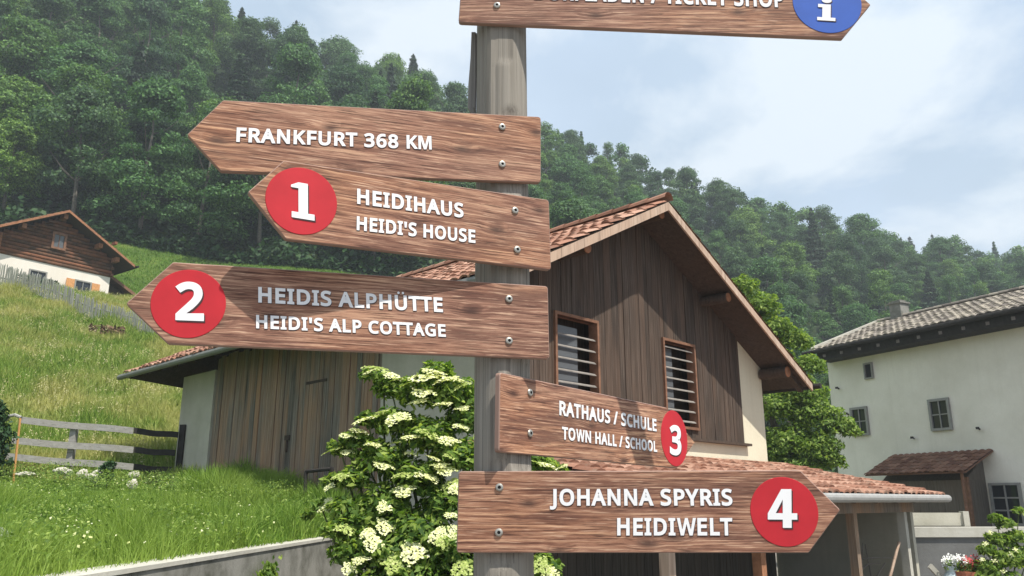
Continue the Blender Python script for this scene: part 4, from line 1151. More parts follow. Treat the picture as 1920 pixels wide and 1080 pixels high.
# pale stones lying in the grass in front of the fence
def stone(x, y, Y, wpx, hpx, label, sd):
    c = at(x, y - 3, Y); r = random.Random(sd)
    bm = bmesh.new(); bmesh.ops.create_icosphere(bm, subdivisions=2, radius=1)
    for v in bm.verts:
        k = 1 + 0.22 * math.sin(v.co.x * 3 + sd) * math.cos(v.co.y * 4 + sd) + r.uniform(-0.07, 0.07)
        v.co *= k
        v.co.x *= wpx / 2 * Y / FPX; v.co.y *= wpx / 2 * Y / FPX; v.co.z *= hpx / 2 * Y / FPX
    me = bpy.data.meshes.new('stone'); bm.to_mesh(me); bm.free(); me.materials.append(M['stone'])
    o = bpy.data.objects.new('stone', me); link(o, None, c); tag(o, label, 'stone', 'pale stones by the rail fence')
for i, (x, y, Y, w, h, lab) in enumerate([
        (47, 892, 16.6, 34, 9, 'long flat pale stone below the orange stake'),
        (115, 886, 16.6, 28, 13, 'pale stone at the foot of the middle fence post, wider than tall'),
        (130, 889, 16.5, 15, 11, 'small pale stone right of the fence post foot'),
        (155, 892, 16.5, 22, 17, 'pale stone just left of the largest one in the row'),
        (180, 897, 16.4, 30, 24, 'largest pale stone of the row, near the leafy weed'),
        (252, 893, 16.5, 20, 14, 'pale stone leaning behind the rounded one, right end of the row'),
        (248, 912, 16.2, 19, 21, 'rounded pale stone nearest the barn pier')]):
    stone(x, y, Y, w, h, lab, i * 3 + 1)

mb = MB()   # small dark rail by the board wall
a1, a2, a3 = at(574, 884, 12.6), at(622, 879, 12.4), at(624, 915, 12.4)
mb.tube([a1, a2], 0.028, 6); mb.tube([a2 + UP * 0.02, a3], 0.03, 6); mb.tube([a1, a1 - UP * 0.35], 0.026, 6)
tag(mb.build('hand_rail', M['rail_dark']), 'low dark wooden rail in front of the weathered board wall', 'rail')

gp = at(6, 1080, 6.6)
gpost = thing('gate_post', gp, 'short grey timber post with a pale metal cap, bottom left corner', 'post')
mb = MB(); t_ = at(5, 1008, 6.6)
mb.tube([(t_.x, 6.6, z1(t_.x, 6.6) - 0.3), (t_.x, 6.6, t_.z)], 0.085, 12); mb.build('post', M['post'], gpost)
mb = MB(); mb.tube([(t_.x, 6.6, t_.z + 0.002), (t_.x, 6.6, t_.z + 0.03), (t_.x + 0.01, 6.6, t_.z + 0.05)], [0.115, 0.12, 0.07], 14); mb.build('cap', M['gutter'], gpost)

# leaning pole, sticks, milk can, pots beside the lean-to
mb = MB(); p0, p1 = at(1668, 1085, 13.0), at(1686, 1016, 13.2)
p0g = p0 + (p0 - p1) * 1.6
mb.tube([p0g, p0, p1], 0.022, 6); tag(mb.build('wooden_pole', M['barge']), 'thin pale pole leaning inside the lean-to by its end post', 'pole')
def stick(a, b, label):
    mb = MB(); a, b = Vector(a), Vector(b); m_ = (a + b) / 2 + Vector((rnd.uniform(-.05, .05), 0, rnd.uniform(-.05, .05)))
    mb.tube([a, m_, b], [0.016, 0.014, 0.009], 5); return mb
for (x0, y0, x1, y1, Y, lab) in ((1612, 1085, 1618, 1018, 14.2, 'upright thin stick, left of the bundle in the lean-to'), (1632, 1085, 1622, 1020, 14.3, 'upright stick leaning left in the lean-to'),
                                 (1600, 1050, 1676, 1046, 14.0, 'thin stick lying level across the others in the lean-to'), (1640, 1085, 1660, 1055, 14.1, 'short forked-looking stick leaning right in the lean-to'),
                                 (1612, 1070, 1652, 1056, 13.9, 'crooked stick lying low in the lean-to')):
    a_, b_ = at(x0, y0, Y), at(x1, y1, Y)
    tag(stick(a_ + (a_ - b_) * (1.5 if abs(y0 - y1) > 25 else 0), b_, lab).build('stick', M['slat']), lab, 'stick', 'sticks in the lean-to')
mb = MB(); p0, p1 = at(1772, 1096, 12.6), at(1742, 1064, 12.6)
mb.box(p1, p0 - p1 + (p0 - p1) * 2, (0, 0.05, 0), (0.05, 0, 0.05)); tag(mb.build('slanted_plank', M['cap']), 'narrow pale plank slanting down beside the milk can', 'plank')
def lathe(mb, c, prof, n=20, m=0):
    c = Vector(c); vs = []
    for r, z in prof:
        vs += [c + Vector((r * math.cos(2 * math.pi * j / n), r * math.sin(2 * math.pi * j / n), z)) for j in range(n)]
    k = len(prof)
    mb.add(vs, [(i * n + j, i * n + (j + 1) % n, (i + 1) * n + (j + 1) % n, (i + 1) * n + j) for i in range(k - 1) for j in range(n)] + [tuple((k - 1) * n + j for j in range(n))], m)
M['can'] = mat_plain('pale_blue_enamel', (0.46, 0.54, 0.56), 0.4, 0.5)
M['terracotta'] = mat_plain('terracotta', (0.42, 0.15, 0.085), 0.85)
M['petal_white'] = mat_plain('white_petals', (0.78, 0.78, 0.74), 0.7)
M['petal_red'] = mat_plain('red_petals', (0.42, 0.06, 0.06), 0.7)
def blossoms(mb, c, r, n, size, m=0):
    for i in range(n):
        d = Vector((rnd.gauss(0, 1), rnd.gauss(0, 1), rnd.gauss(0, 0.8))).normalized() * rnd.uniform(0.5, 1)
        p = Vector(c) + Vector((d.x * r[0], d.y * r[1], d.z * r[2])); a = Vector((rnd.gauss(0, 1), rnd.gauss(0, 1), rnd.gauss(0, 1))).normalized(); b = a.orthogonal().normalized()
        for q in range(3):
            w = Matrix.Rotation(q * 2.1, 3, a.cross(b)) @ a
            v = a.cross(b).cross(w)
            mb.add([p, p + w * size + v * size * .4, p + w * size * 1.4, p + w * size - v * size * .4], [(0, 1, 2, 3)], m)
cc = at(1784, 1068, 12.4); base = 0.0
can = thing('milk_can', (cc.x, cc.y, 0), 'pale blue enamel can planted with white flowers', 'planter')
mb = MB(); lathe(mb, (cc.x, cc.y, 0), [(0.13, 0), (0.13, cc.z - 0.12), (0.085, cc.z - 0.03), (0.095, cc.z + 0.05), (0.07, cc.z + 0.05)]); mb.build('can', M['can'], can, smooth=False)
mb = MB(); blossoms(mb, (cc.x + 0.02, cc.y, cc.z + 0.11), (0.16, 0.14, 0.1), 80, 0.03); mb.build('flowers', M['petal_white'], can)
mb = MB(); blossoms(mb, (cc.x + 0.02, cc.y, cc.z + 0.06), (0.14, 0.12, 0.09), 60, 0.04); mb.build('leaves', M['leaf_elder'], can)
cc = at(1814, 1074, 12.3)
pot = thing('terracotta_pot', (cc.x, cc.y, 0), 'terracotta pot with red and white flowers beside the blue can', 'planter')
mb = MB(); lathe(mb, (cc.x, cc.y, 0), [(0.1, 0), (0.15, cc.z - 0.05), (0.17, cc.z - 0.05), (0.17, cc.z + 0.02), (0.14, cc.z + 0.02)]); mb.build('pot', M['terracotta'], pot)
mb = MB(); blossoms(mb, (cc.x + 0.06, cc.y, cc.z + 0.13), (0.17, 0.14, 0.12), 90, 0.032); blossoms(mb, (cc.x - 0.09, cc.y, cc.z + 0.17), (0.13, 0.12, 0.1), 50, 0.028, 1); mb.build('flowers', [M['petal_red'], M['petal_white']], pot)
mb = MB(); blossoms(mb, (cc.x, cc.y, cc.z + 0.08), (0.15, 0.14, 0.1), 60, 0.04); mb.build('leaves', M['leaf_elder'], pot)

# ------------------------------------------------------------------ foliage
def leaf_quads(Cn, Nm, size, asp, jit, g, bend=0.0):
    """one pointed leaf per centre, facing roughly along its normal"""
    n = len(Cn)
    nm = Nm + g.normal(0, jit, (n, 3)); nm /= np.linalg.norm(nm, axis=1, keepdims=True) + 1e-9
    r = g.normal(0, 1, (n, 3)); a = r - (r * nm).sum(1, keepdims=True) * nm; a /= np.linalg.norm(a, axis=1, keepdims=True) + 1e-9
    b = np.cross(nm, a)
    L = (size * g.uniform(0.65, 1.3, n))[:, None]
    V = np.stack([Cn - a * L * 0.5, Cn + b * L * asp * 0.5 - a * L * 0.05 , Cn + a * L * 0.5 - nm * L * bend, Cn - b * L * asp * 0.5 - a * L * 0.05], 1)
    F = np.arange(4 * n).reshape(n, 4)
    return V.reshape(-1, 3), F
def clump_points(lumps, per, g, shell=0.55, flat=1.0, up=0.35):
    """points spread through the outer shell of each lump (x, y, z, rx, ry, rz)"""
    P = []; Q = []
    for l in lumps:
        k = max(6, int(per * l[3] * l[4] + per * 0.2 * l[5]))
        d = g.normal(0, 1, (k, 3)); d /= np.linalg.norm(d, axis=1, keepdims=True)
        low = d[:, 2] < -0.35
        d[low, 2] *= -0.6
        d /= np.linalg.norm(d, axis=1, keepdims=True)
        rad = 1 - shell * g.random(k) ** 1.7
        rad *= 1 + 0.18 * np.sin(d[:, 0] * 5 + l[0] * 3) * np.cos(d[:, 2] * 6 + l[1] * 2)
        P.append(np.array(l[:3]) + d * rad[:, None] * np.array(l[3:6])); Q.append(d * np.array([1, 1, flat]) + np.array([0, 0, up]))
    return np.concatenate(P), np.concatenate(Q)

def broadleaf(seed, H, R, nl, per, size):
    g = np.random.default_rng(seed)
    lumps = []
    for i in range(nl):
        t = g.uniform(0.10, 1.0)
        prof = math.sin(math.pi * min(0.98, 0.18 + 0.80 * t)) ** 0.7
        a = g.uniform(0, 2 * math.pi); rr = R * prof * g.uniform(0.35, 0.92)
        s = R * g.uniform(0.16, 0.42)
        lumps.append((rr * math.cos(a), rr * math.sin(a), H * t * 0.93, s * 1.15, s * 1.15, s * 0.8))
    lumps.append((0, 0, H * 0.9, R * 0.38, R * 0.38, R * 0.42))
    P, Q = clump_points(lumps, per, g)
    return leaf_quads(P, Q, size, 0.72, 0.55, g, 0.15)
def conifer(seed, H, R, n, size):
    g = np.random.default_rng(seed)
    t = 1 - g.random(n) ** 0.62 * 0.92
    t = np.floor(t * 22) / 22 + g.normal(0, 0.008, n)
    t = np.clip(t, 0.05, 1.0)
    a = np.floor(g.random(n) * 9) / 9 * 2 * math.pi + g.normal(0, 0.16, n) + t * 40
    rr = R * (1 - t) ** 0.85 * (0.25 + 0.85 * g.random(n) ** 0.6) * (1 + 0.2 * np.sin(t * 90))
    P = np.stack([rr * np.cos(a), rr * np.sin(a), H * t - 0.25 * rr], 1)
    Q = np.stack([np.cos(a) * 0.5, np.sin(a) * 0.5, np.full(n, 0.8)], 1)
    return leaf_quads(P, Q, size, 0.6, 0.4, g, 0.3)
def trunk_mesh(H, r, seed, limbs=5):
    g = random.Random(seed); mb = MB()
    pts = [Vector((0, 0, -0.6))]
    for i in range(1, 6):
        pts.append(Vector((g.uniform(-.15, .15) * i * .4, g.uniform(-.15, .15) * i * .4, H * i / 5)))
    mb.tube(pts, [r * (1 - 0.14 * i) for i in range(6)], 7)
    for k in range(limbs):
        p = pts[2 + k % 3]; a = g.uniform(0, 6.28); L = H * g.uniform(0.18, 0.32)
        q = p + Vector((math.cos(a) * L, math.sin(a) * L, L * 0.8))
        mb.tube([p, (p + q) / 2 + Vector((0, 0, -0.1 * L)), q], [r * .45, r * .32, r * .12], 5)
    return mb
def stash(name, V, F, mat):
    me = bpy.data.meshes.new(name); me.vertices.add(len(V)); me.vertices.foreach_set('co', V.astype(np.float32).ravel())
    k = F.shape[1]
    me.loops.add(len(F) * k); me.loops.foreach_set('vertex_index', F.astype(np.int32).ravel())
    me.polygons.add(len(F)); me.polygons.foreach_set('loop_start', np.arange(0, len(F) * k, k, dtype=np.int32)); me.polygons.foreach_set('loop_total', np.full(len(F), k, dtype=np.int32))
    me.update(calc_edges=True); me.materials.append(mat)
    return me
BL = []
for i, (H, R, nl, per, size) in enumerate([(17, 5.2, 44, 120, 0.33), (19, 4.8, 46, 120, 0.32), (15, 5.6, 44, 115, 0.34), (18, 4.2, 40, 135, 0.29), (14, 4.6, 40, 130, 0.31)]):
    V, F = broadleaf(100 + i, H, R, nl, per, size)
    tm = trunk_mesh(H * 0.8, 0.26, 50 + i)
    me = bpy.data.meshes.new('trunk'); me.from_pydata([tuple(v) for v in tm.v], [], tm.f); me.materials.append(M['trunk'])
    BL.append((stash('crown', V, F, M['leaf_forest']), me, H))
CF = []
for i, (H, R, n) in enumerate([(19, 3.1, 5200), (16, 2.7, 4600), (21, 3.6, 5600)]):
    V, F = conifer(200 + i, H, R, n, 0.62)
    tm = MB(); tm.tube([(0, 0, -0.6), (0, 0, H * 0.5), (0, 0, H * 0.99)], [0.24, 0.15, 0.02], 7)
    me = bpy.data.meshes.new('trunk'); me.from_pydata([tuple(v) for v in tm.v], [], tm.f); me.materials.append(M['trunk'])
    CF.append((stash('crown', V, F, M['leaf_conifer']), me, H))
def place_tree(kind, proto, x, y, scale, label, group):
    z = z1(x, y)
    r = thing(kind, (x, y, z - 0.2), label, 'tree', group)
    a = rnd.uniform(0, 6.28)
    r.rotation_euler = (rnd.uniform(-.05, .05), rnd.uniform(-.05, .05), a)
    r.scale = (scale * rnd.uniform(0.75, 1.25), scale * rnd.uniform(0.75, 1.25), scale * rnd.uniform(0.85, 1.15))
    for nm, me in (('crown', proto[0]), ('trunk', proto[1])):
        o = bpy.data.objects.new(nm, me); COL.objects.link(o); o.parent = r
# scatter over the wooded hill
edge = sorted(SKY3)
cand = []
g = np.random.default_rng(5)
def foot(t):      # nearest wooded distance for each direction t = x / y
    return float(np.interp(t, [-1.2, -0.62, -0.52, -0.36, -0.15, 0.0, 0.1, 0.25, 0.4, 0.8, 1.4], [60, 62, 63, 62.5, 62, 60, 56, 56, 58, 62, 66]))
def sky_d(t):
    return float(np.interp(t, [p[0] / p[1] for p in edge], [p[1] for p in edge]))
pts = []
cell = {}
tries = 0
while tries < 26000:
    tries += 1
    t = g.uniform(-0.78, 0.78); f = foot(t); e = sky_d(t)
    y = f + (e + 5 - f) * g.random() ** 0.8
    x = t * y
    sp_ = (4.7 + 0.020 * (y - 60)) if t < -0.06 else (4.4 + 0.013 * (y - 60))
    ci, cj = int(x // 8), int(y // 8)
    if any((x - q[0]) ** 2 + (y - q[1]) ** 2 < sp_ ** 2 for di in (-1, 0, 1) for dj in (-1, 0, 1) for q in cell.get((ci + di, cj + dj), ())):
        continue
    cell.setdefault((ci, cj), []).append((x, y)); pts.append((x, y, t, (y - f) / (e - f)))
pts.sort(key=lambda q: q[1])
rest = []
for x, y, t, k in pts:
    con = rnd.random() < ((0.5 if t < 0 else 0.36) if k > 0.85 else 0.16 if k > 0.3 else 0.09)
    if k < 0.1 and t < -0.1:
        con = rnd.random() < 0.1
    far = 'left' if t < -0.06 else 'right'
    sc = rnd.uniform(0.58, 0.9) * (1.0 if t < -0.06 else 0.78)
    if con:
        sc *= (1.12 if t < 0 else 1.0) if k > 0.85 else 0.95
    if len(cand) >= 296:
        rest.append((x, y, sc, con)); continue
    cand.append((x, y))
    if con:
        place_tree('conifer', rnd.choice(CF), x, y, sc, 'dark pointed conifer in the wood on the %s of the signpost' % far, 'conifers on the hill, %s of the signpost' % far)
    else:
        place_tree('broadleaf_tree', rnd.choice(BL), x, y, sc, 'green broadleaf tree in the wood on the %s of the signpost' % far, 'broadleaf trees on the hill, %s of the signpost' % far)
for i, (x, y) in enumerate([(405, 14), (462, 30), (548, 64), (640, 92), (782, 122), (1484, 374), (1530, 378), (1602, 388), (1692, 398), (1748, 410), (1884, 420)]):
    t_ = (x - 960) / FPX / 0.94
    Yq = sky_d(t_) - 2.0; p = at(x, y - (20 if x < 900 else 9), Yq); pr = CF[i % 3]
    side_ = 'left' if x < 900 else 'right'
    place_tree('conifer', pr, p.x, p.y, min(1.25, max(0.45, (p.z - z1(p.x, p.y)) / pr[2])), 'dark conifer standing out against the sky on the ridge, %s of the signpost' % side_, 'conifers on the skyline, %s of the signpost' % side_)
LO = [broadleaf(300 + i, H, R, 30, 30, 0.62)[0].reshape(-1, 4, 3) for i, (H, R) in enumerate([(16, 5.0), (17, 4.6), (15, 5.4), (18, 4.2)])]
LC = [conifer(400 + i, H, R, 1500, 1.0)[0].reshape(-1, 4, 3) for i, (H, R) in enumerate([(20, 3.0), (17, 2.7), (22, 3.4)])]
VV = []; TT = []
rz_ = zt(np.array([q[0] for q in rest]), np.array([q[1] for q in rest]))
for (x, y, sc, con), z in zip(rest, rz_):
    P = rnd.choice(LC if con else LO); a = rnd.uniform(0, 6.28); ca, sa = math.cos(a), math.sin(a)
    s2 = sc * rnd.uniform(0.9, 1.15)
    Q = np.stack([(P[..., 0] * ca - P[..., 1] * sa) * s2 + x, (P[..., 0] * sa + P[..., 1] * ca) * s2 + y, P[..., 2] * sc + z - 0.2], -1).reshape(-1, 3)
    VV.append(Q); TT.append(np.full(len(Q), rnd.uniform(0.0, 0.22) if con else rnd.random(), np.float32))
VV = np.concatenate(VV); TT = np.concatenate(TT)
fw = mesh_obj('far_wood', VV, np.arange(len(VV)).reshape(-1, 4), M['leaf_far'])
fw.data.attributes.new('tint', 'FLOAT', 'POINT').data.foreach_set('value', TT)
tag(fw, kind='stuff')
print('trees', len(pts), 'stuff', len(rest))
# undergrowth along the edge of the wood and between the trunks
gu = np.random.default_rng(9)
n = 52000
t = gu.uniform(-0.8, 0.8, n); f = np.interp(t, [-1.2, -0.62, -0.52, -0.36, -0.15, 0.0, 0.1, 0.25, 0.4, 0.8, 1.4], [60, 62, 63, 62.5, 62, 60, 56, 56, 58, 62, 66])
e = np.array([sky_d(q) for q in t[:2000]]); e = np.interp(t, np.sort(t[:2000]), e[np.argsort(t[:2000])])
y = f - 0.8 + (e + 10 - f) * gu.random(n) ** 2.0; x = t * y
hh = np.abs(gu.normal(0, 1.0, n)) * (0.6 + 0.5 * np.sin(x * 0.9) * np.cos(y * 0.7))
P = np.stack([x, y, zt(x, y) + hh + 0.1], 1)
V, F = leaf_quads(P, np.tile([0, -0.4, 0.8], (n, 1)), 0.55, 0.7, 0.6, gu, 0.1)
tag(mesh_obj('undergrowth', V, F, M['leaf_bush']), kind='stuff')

# garden tree between barn and white house
def leafy(root, name, lumps_px, per, size, asp, mat, seed, shell=0.6, jit=0.6, up=0.35):
    g = np.random.default_rng(seed); L = []
    for x, y, r, Y in lumps_px:
        p = at(x, y, Y); k = r * Y / FPX
        L.append((p.x, p.y, p.z, k, k * 0.9, k * 0.85))
    P, Q = clump_points(L, per, g, shell, 1.0, up)
    V, F = leaf_quads(P, Q, size, asp, jit, g, 0.25)
    return mesh_obj(name, V, F, mat, root), L
gt = thing('garden_tree', at(1490, 1000, 21.5), 'yellow-green leafy tree between the barn and the white house', 'tree')
lp_ = [(1392, 545, 34, 22), (1425, 580, 40, 22), (1452, 625, 42, 22), (1490, 645, 36, 22), (1518, 690, 32, 21.5), (1450, 690, 50, 22), (1505, 745, 46, 21.2), (1465, 775, 55, 21.5), (1535, 790, 48, 21),
       (1572, 805, 36, 20.8), (1595, 812, 20, 20.6), (1480, 840, 55, 21.2), (1535, 850, 45, 20.8), (1445, 860, 50, 21.5), (1560, 870, 26, 20.7), (1500, 890, 48, 21), (1400, 600, 40, 22.5), (1420, 660, 45, 22.5)]
leafy(gt, 'crown', lp_, 3600, 0.115, 0.48, M['leaf_tree'], 31, 0.75, 0.65, 0.65)
b_ = at(1490, 1000, 21.5); b_.z = 0
mb = MB(); mb.tube([b_ - UP * 0.4, b_ + Vector((0.05, 0, 1.6)), b_ + Vector((-0.2, 0.1, 3.4)), b_ + Vector((-0.9, 0.3, 5.6))], [0.17, 0.14, 0.1, 0.03], 8)
for dx, dz in ((0.9, 3.6), (-0.9, 4.2), (0.5, 4.9)):
    mb.tube([b_ + Vector((0.0, 0, 1.9)), b_ + Vector((dx * .5, 0, dz * .75)), b_ + Vector((dx, -0.1, dz))], [0.08, 0.05, 0.02], 6)
mb.build('trunk', M['trunk'], gt)

# elder shrub with flat cream flower heads, in front of the barn corner
el_c = at(800, 1000, 6.9); el_c.z = 0
elder = thing('elder_shrub', el_c, 'tall green elder shrub covered in flat cream flower heads, left of the post', 'shrub')
le = [(735, 735, 34, 7.2), (790, 745, 47, 7.1), (850, 750, 52, 7.1), (880, 800, 52, 7.1), (690, 790, 22, 6.9), (740, 800, 43, 7.0), (800, 830, 60, 7.0), (860, 870, 60, 6.9), (670, 830, 30, 6.9), (715, 870, 52, 6.9),
      (780, 910, 64, 6.9), (660, 905, 34, 6.8), (845, 960, 64, 6.8), (720, 965, 60, 6.8), (665, 985, 39, 6.7), (780, 1020, 73, 6.7), (700, 1050, 60, 6.6), (860, 1040, 69, 6.6), (935, 900, 60, 7.0), (960, 870, 47, 7.1),
      (1010, 880, 36, 7.1), (1045, 895, 26, 7.1), (960, 1000, 69, 6.9), (1010, 1075, 43, 6.8), (780, 1120, 95, 6.6), (880, 1130, 86, 6.6), (690, 1120, 60, 6.5), (930, 800, 43, 7.2), (720, 715, 21, 7.2), (820, 705, 34, 7.2), (640, 848, 18, 6.9), (622, 905, 18, 6.8), (602, 950, 15, 6.8), (575, 968, 10, 6.8), (640, 955, 26, 6.7), (625, 1000, 22, 6.6), (650, 1045, 34, 6.6), (690, 705, 16, 7.1), (652, 825, 16, 6.9), (625, 838, 12, 6.9)]
_, EL = leafy(elder, 'foliage', le, 10500, 0.076, 0.42, M['leaf_elder'], 41, 0.9, 0.7, 0.75)
mb = MB()
for i, l in enumerate(EL):
    if i % 2 == 0:
        q = Vector(l[:3]); p = el_c + Vector((rnd.uniform(-.2, .2), rnd.uniform(-.1, .1), 0))
        mb.tube([p, p.lerp(q, 0.5) + Vector((rnd.uniform(-.1, .1), 0, 0.15)), q], [0.022, 0.015, 0.006], 6)
mb.build('stems', M['stem'], elder)
umb = []
for v in range(6):
    mb = MB(); g2 = random.Random(60 + v)
    for k in range(190):
        a = g2.uniform(0, 6.283); r = math.sqrt(g2.random()) * (1 + 0.22 * math.sin(a * 3 + v) + 0.12 * math.sin(a * 5 + 2 * v))
        c = Vector((r * math.cos(a), r * math.sin(a), 0.12 * (1 - r * r) + g2.uniform(-0.04, 0.03)))
        s_ = g2.uniform(0.09, 0.15); tl = Vector((g2.uniform(-.35, .35), g2.uniform(-.35, .35), 1)).normalized(); u = tl.orthogonal().normalized(); w = tl.cross(u)
        mb.add([c + u * s_, c + w * s_, c - u * s_, c - w * s_], [(0, 1, 2, 3)])
    me = bpy.data.meshes.new('flower_head'); me.from_pydata([tuple(q) for q in mb.v], [], mb.f); me.materials.append(M['umbel_young' if v > 3 else 'umbel']); umb.append(me)
FL = [(708, 692, 20), (692, 697, 14), (735, 705, 18), (748, 712, 16), (790, 700, 26), (812, 697, 22), (800, 708, 30), (770, 718, 18), (838, 712, 22), (858, 712, 18), (793, 735, 19), (868, 722, 14), (832, 757, 14), (776, 757, 16), (786, 752, 16),
      (710, 776, 19), (680, 788, 18), (745, 784, 21), (762, 783, 15), (652, 817, 16), (672, 808, 17), (700, 834, 15), (627, 829, 11), (626, 844, 15), (650, 847, 12), (771, 820, 19), (802, 812, 16), (840, 826, 20), (718, 873, 16), (756, 891, 17),
      (800, 893, 19), (810, 880, 20), (826, 872, 16), (835, 882, 16), (850, 908, 16), (856, 918, 14), (757, 920, 19), (640, 893, 16), (617, 912, 10), (612, 948, 13), (566, 968, 12), (648, 992, 14), (722, 987, 16), (790, 1001, 12), (845, 966, 12),
      (823, 1005, 16), (851, 1010, 14), (832, 1018, 13), (700, 1017, 18), (781, 1025, 17), (774, 1036, 20), (738, 1053, 19), (709, 1050, 16), (676, 1050, 14), (655, 1066, 14), (800, 1060, 16), (866, 1066, 18), (864, 800, 13), (855, 770, 14), (868, 765, 13),
      (815, 860, 16), (845, 855, 12), (690, 1000, 14), (855, 1000, 16), (1010, 870, 14), (1024, 872, 16), (1052, 876, 12), (1008, 1048, 12), (1015, 1062, 16), (1030, 1075, 14), (1055, 1078, 14), (720, 950, 11), (770, 850, 12), (742, 830, 12)]
ELn = np.array(EL)
FL = [q for i, q in enumerate(FL) if not ((q[1] > 985 and i % 3 == 1) or i % 9 == 4)]
for i, (x, y, r) in enumerate(FL):
    d = ray(x, y); best = 6.75
    o = Vector((0, 0, EYE)); hitY = None
    for l in EL:
        c = Vector(l[:3]); R_ = Vector(l[3:6])
        oo = Vector(((o.x - c.x) / R_.x, (o.y - c.y) / R_.y, (o.z - c.z) / R_.z)); dd = Vector((d.x / R_.x, d.y / R_.y, d.z / R_.z))
        A, Bb, Cc = dd.dot(dd), 2 * oo.dot(dd), oo.dot(oo) - 1
        D = Bb * Bb - 4 * A * Cc
        if D > 0:
            tt = (-Bb - math.sqrt(D)) / (2 * A)
            if tt > 0 and (hitY is None or tt * d.y < hitY):
                hitY = tt * d.y
    Yv = (hitY if hitY else 6.8) - 0.02
    p = at(x, y, Yv)
    f_ = bpy.data.objects.new('flower_head', umb[4 + i % 2] if (i * 7) % 10 < 3 else umb[i % 4]); COL.objects.link(f_); f_.parent = elder
    f_.location = p - el_c
    k = r * Yv / FPX * rnd.uniform(0.95, 1.25)
    f_.scale = (k, k, k)
    # heads above eye level show edge-on, lower ones tip towards the light
    f_.rotation_euler = (rnd.uniform(0.15, 0.5) if y < 900 else rnd.uniform(0.4, 0.95), rnd.uniform(-0.4, 0.4), rnd.uniform(-0.4, 0.4))

# climbing shrub at the right edge, ivy on the retaining wall, weeds, dark bush at the left edge
rs = thing('climbing_shrub', at(1880, 1080, 12.2), 'light green climbing shrub with pale blooms in front of the yard wall', 'shrub')
lr = [(1868, 975, 13, 12.3), (1885, 985, 16, 12.3), (1862, 1010, 14, 12.3), (1880, 1020, 22, 12.3), (1850, 1035, 16, 12.2), (1890, 1055, 30, 12.2), (1850, 1070, 24, 12.2), (1905, 1010, 19, 12.3), (1910, 960, 10, 12.4), (1870, 1110, 48, 12.2), (1925, 1050, 32, 12.3)]
_, RL = leafy(rs, 'foliage', lr, 7000, 0.08, 0.5, M['leaf_tree'], 51, 0.9, 0.8)
mb = MB(); b_ = at(1880, 1080, 12.3); b_.z = 0
for l in RL[::2]:
    mb.tube([b_, b_.lerp(Vector(l[:3]), 0.5) + Vector((0.05, 0, 0.1)), l[:3]], [0.015, 0.01, 0.005], 5)
mb.build('stems', M['stem'], rs)
for x, y in ((1848, 1020), (1895, 1040), (1866, 1052), (1842, 1050), (1880, 1070), (1905, 1030), (1858, 998)):
    mb = MB(); blossoms(mb, at(x, y, 11.95), (0.03, 0.03, 0.03), 7, 0.024)
    mb.build('bloom', M['umbel'], rs)
iv = thing('ivy', at(520, 1060, 7.9), 'green ivy trailing up the concrete retaining wall', 'plant')
g = np.random.default_rng(77)
P = []
for k in range(420):
    f = g.random(); yy = 7.4 + 1.5 * f + g.normal(0, 0.07); zz = 0.50 + 0.45 * f + g.normal(0, 0.055)
    P.append((float(wallx(np.array(yy))) + 0.09 + g.random() * 0.04, yy, zz))
V, F = leaf_quads(np.array(P), np.tile([1.0, -0.2, 0.3], (len(P), 1)), 0.075, 0.8, 0.45, g, 0.1)
mesh_obj('foliage', V, F, M['leaf_elder'], iv)
mb = MB(); mb.tube([(float(wallx(np.array(7.3))) + 0.09, 7.3, 0.0), (float(wallx(np.array(7.6))) + 0.09, 7.6, 0.5), (float(wallx(np.array(8.9))) + 0.09, 8.9, 0.95)], [0.012, 0.009, 0.005], 5); mb.build('stem', M['stem'], iv)
wd = thing('leafy_weed', at(202, 900, 16.4), 'dark green leafy weed growing between the pale stones', 'plant')
leafy(wd, 'foliage', [(200, 880, 13, 16.4), (206, 872, 10, 16.4), (198, 895, 13, 16.4)], 5200, 0.09, 0.5, M['leaf_bush'], 52, 0.9)
mb = MB(); b_ = at(202, 905, 16.4); mb.tube([b_ - UP * .2, at(202, 876, 16.4)], 0.012, 5); mb.build('stem', M['stem'], wd)
db = thing('dark_bush', at(-25, 890, 16.4), 'dark green bush at the left edge beside the rail fence', 'bush')
leafy(db, 'foliage', [(-18, 790, 34, 16.4), (-30, 830, 50, 16.3), (-14, 850, 28, 16.2), (-40, 880, 50, 16.2), (-8, 812, 22, 16.3), (-10, 765, 18, 16.5)], 2600, 0.12, 0.5, M['leaf_bush'], 53, 0.8)
mb = MB(); b_ = at(-25, 900, 16.4); mb.tube([b_ - UP * .5, at(-20, 800, 16.4)], [0.05, 0.02], 6); mb.build('stem', M['stem'], db)

# ------------------------------------------------------------------ grass
def grass_mat(name, cols, seedc):
    t = NT(name)
    isl = t.island()
    pos = t.n('ShaderNodeNewGeometry').outputs['Position']
    n1 = t.noise(pos, 0.42, 4, 0.6); 
    col = t.ramp(isl, [(0.0, cols[0]), (0.5, cols[1]), (1.0, cols[2])])
    col = t.mix(t.ramp(n1, [(0.42, 0.0), (0.60, 0.78)]), col, seedc)
    d = t.b; d.inputs['Roughness'].default_value = 0.6; d.inputs['Specular IOR Level'].default_value = 0.2
    t.l(col, d.inputs['Base Color'])
    tr = t.n('ShaderNodeBsdfTranslucent'); t.l(t.mix(1.0, col, (1.1, 1.15, 0.6), 'MULTIPLY'), tr.inputs['Color'])
    ms = t.n('ShaderNodeMixShader'); ms.inputs[0].default_value = 0.35
    t.l(d.outputs[0], ms.inputs[1]); t.l(tr.outputs[0], ms.inputs[2]); t.l(ms.outputs[0], t.out.inputs['Surface'])
    return t.mat
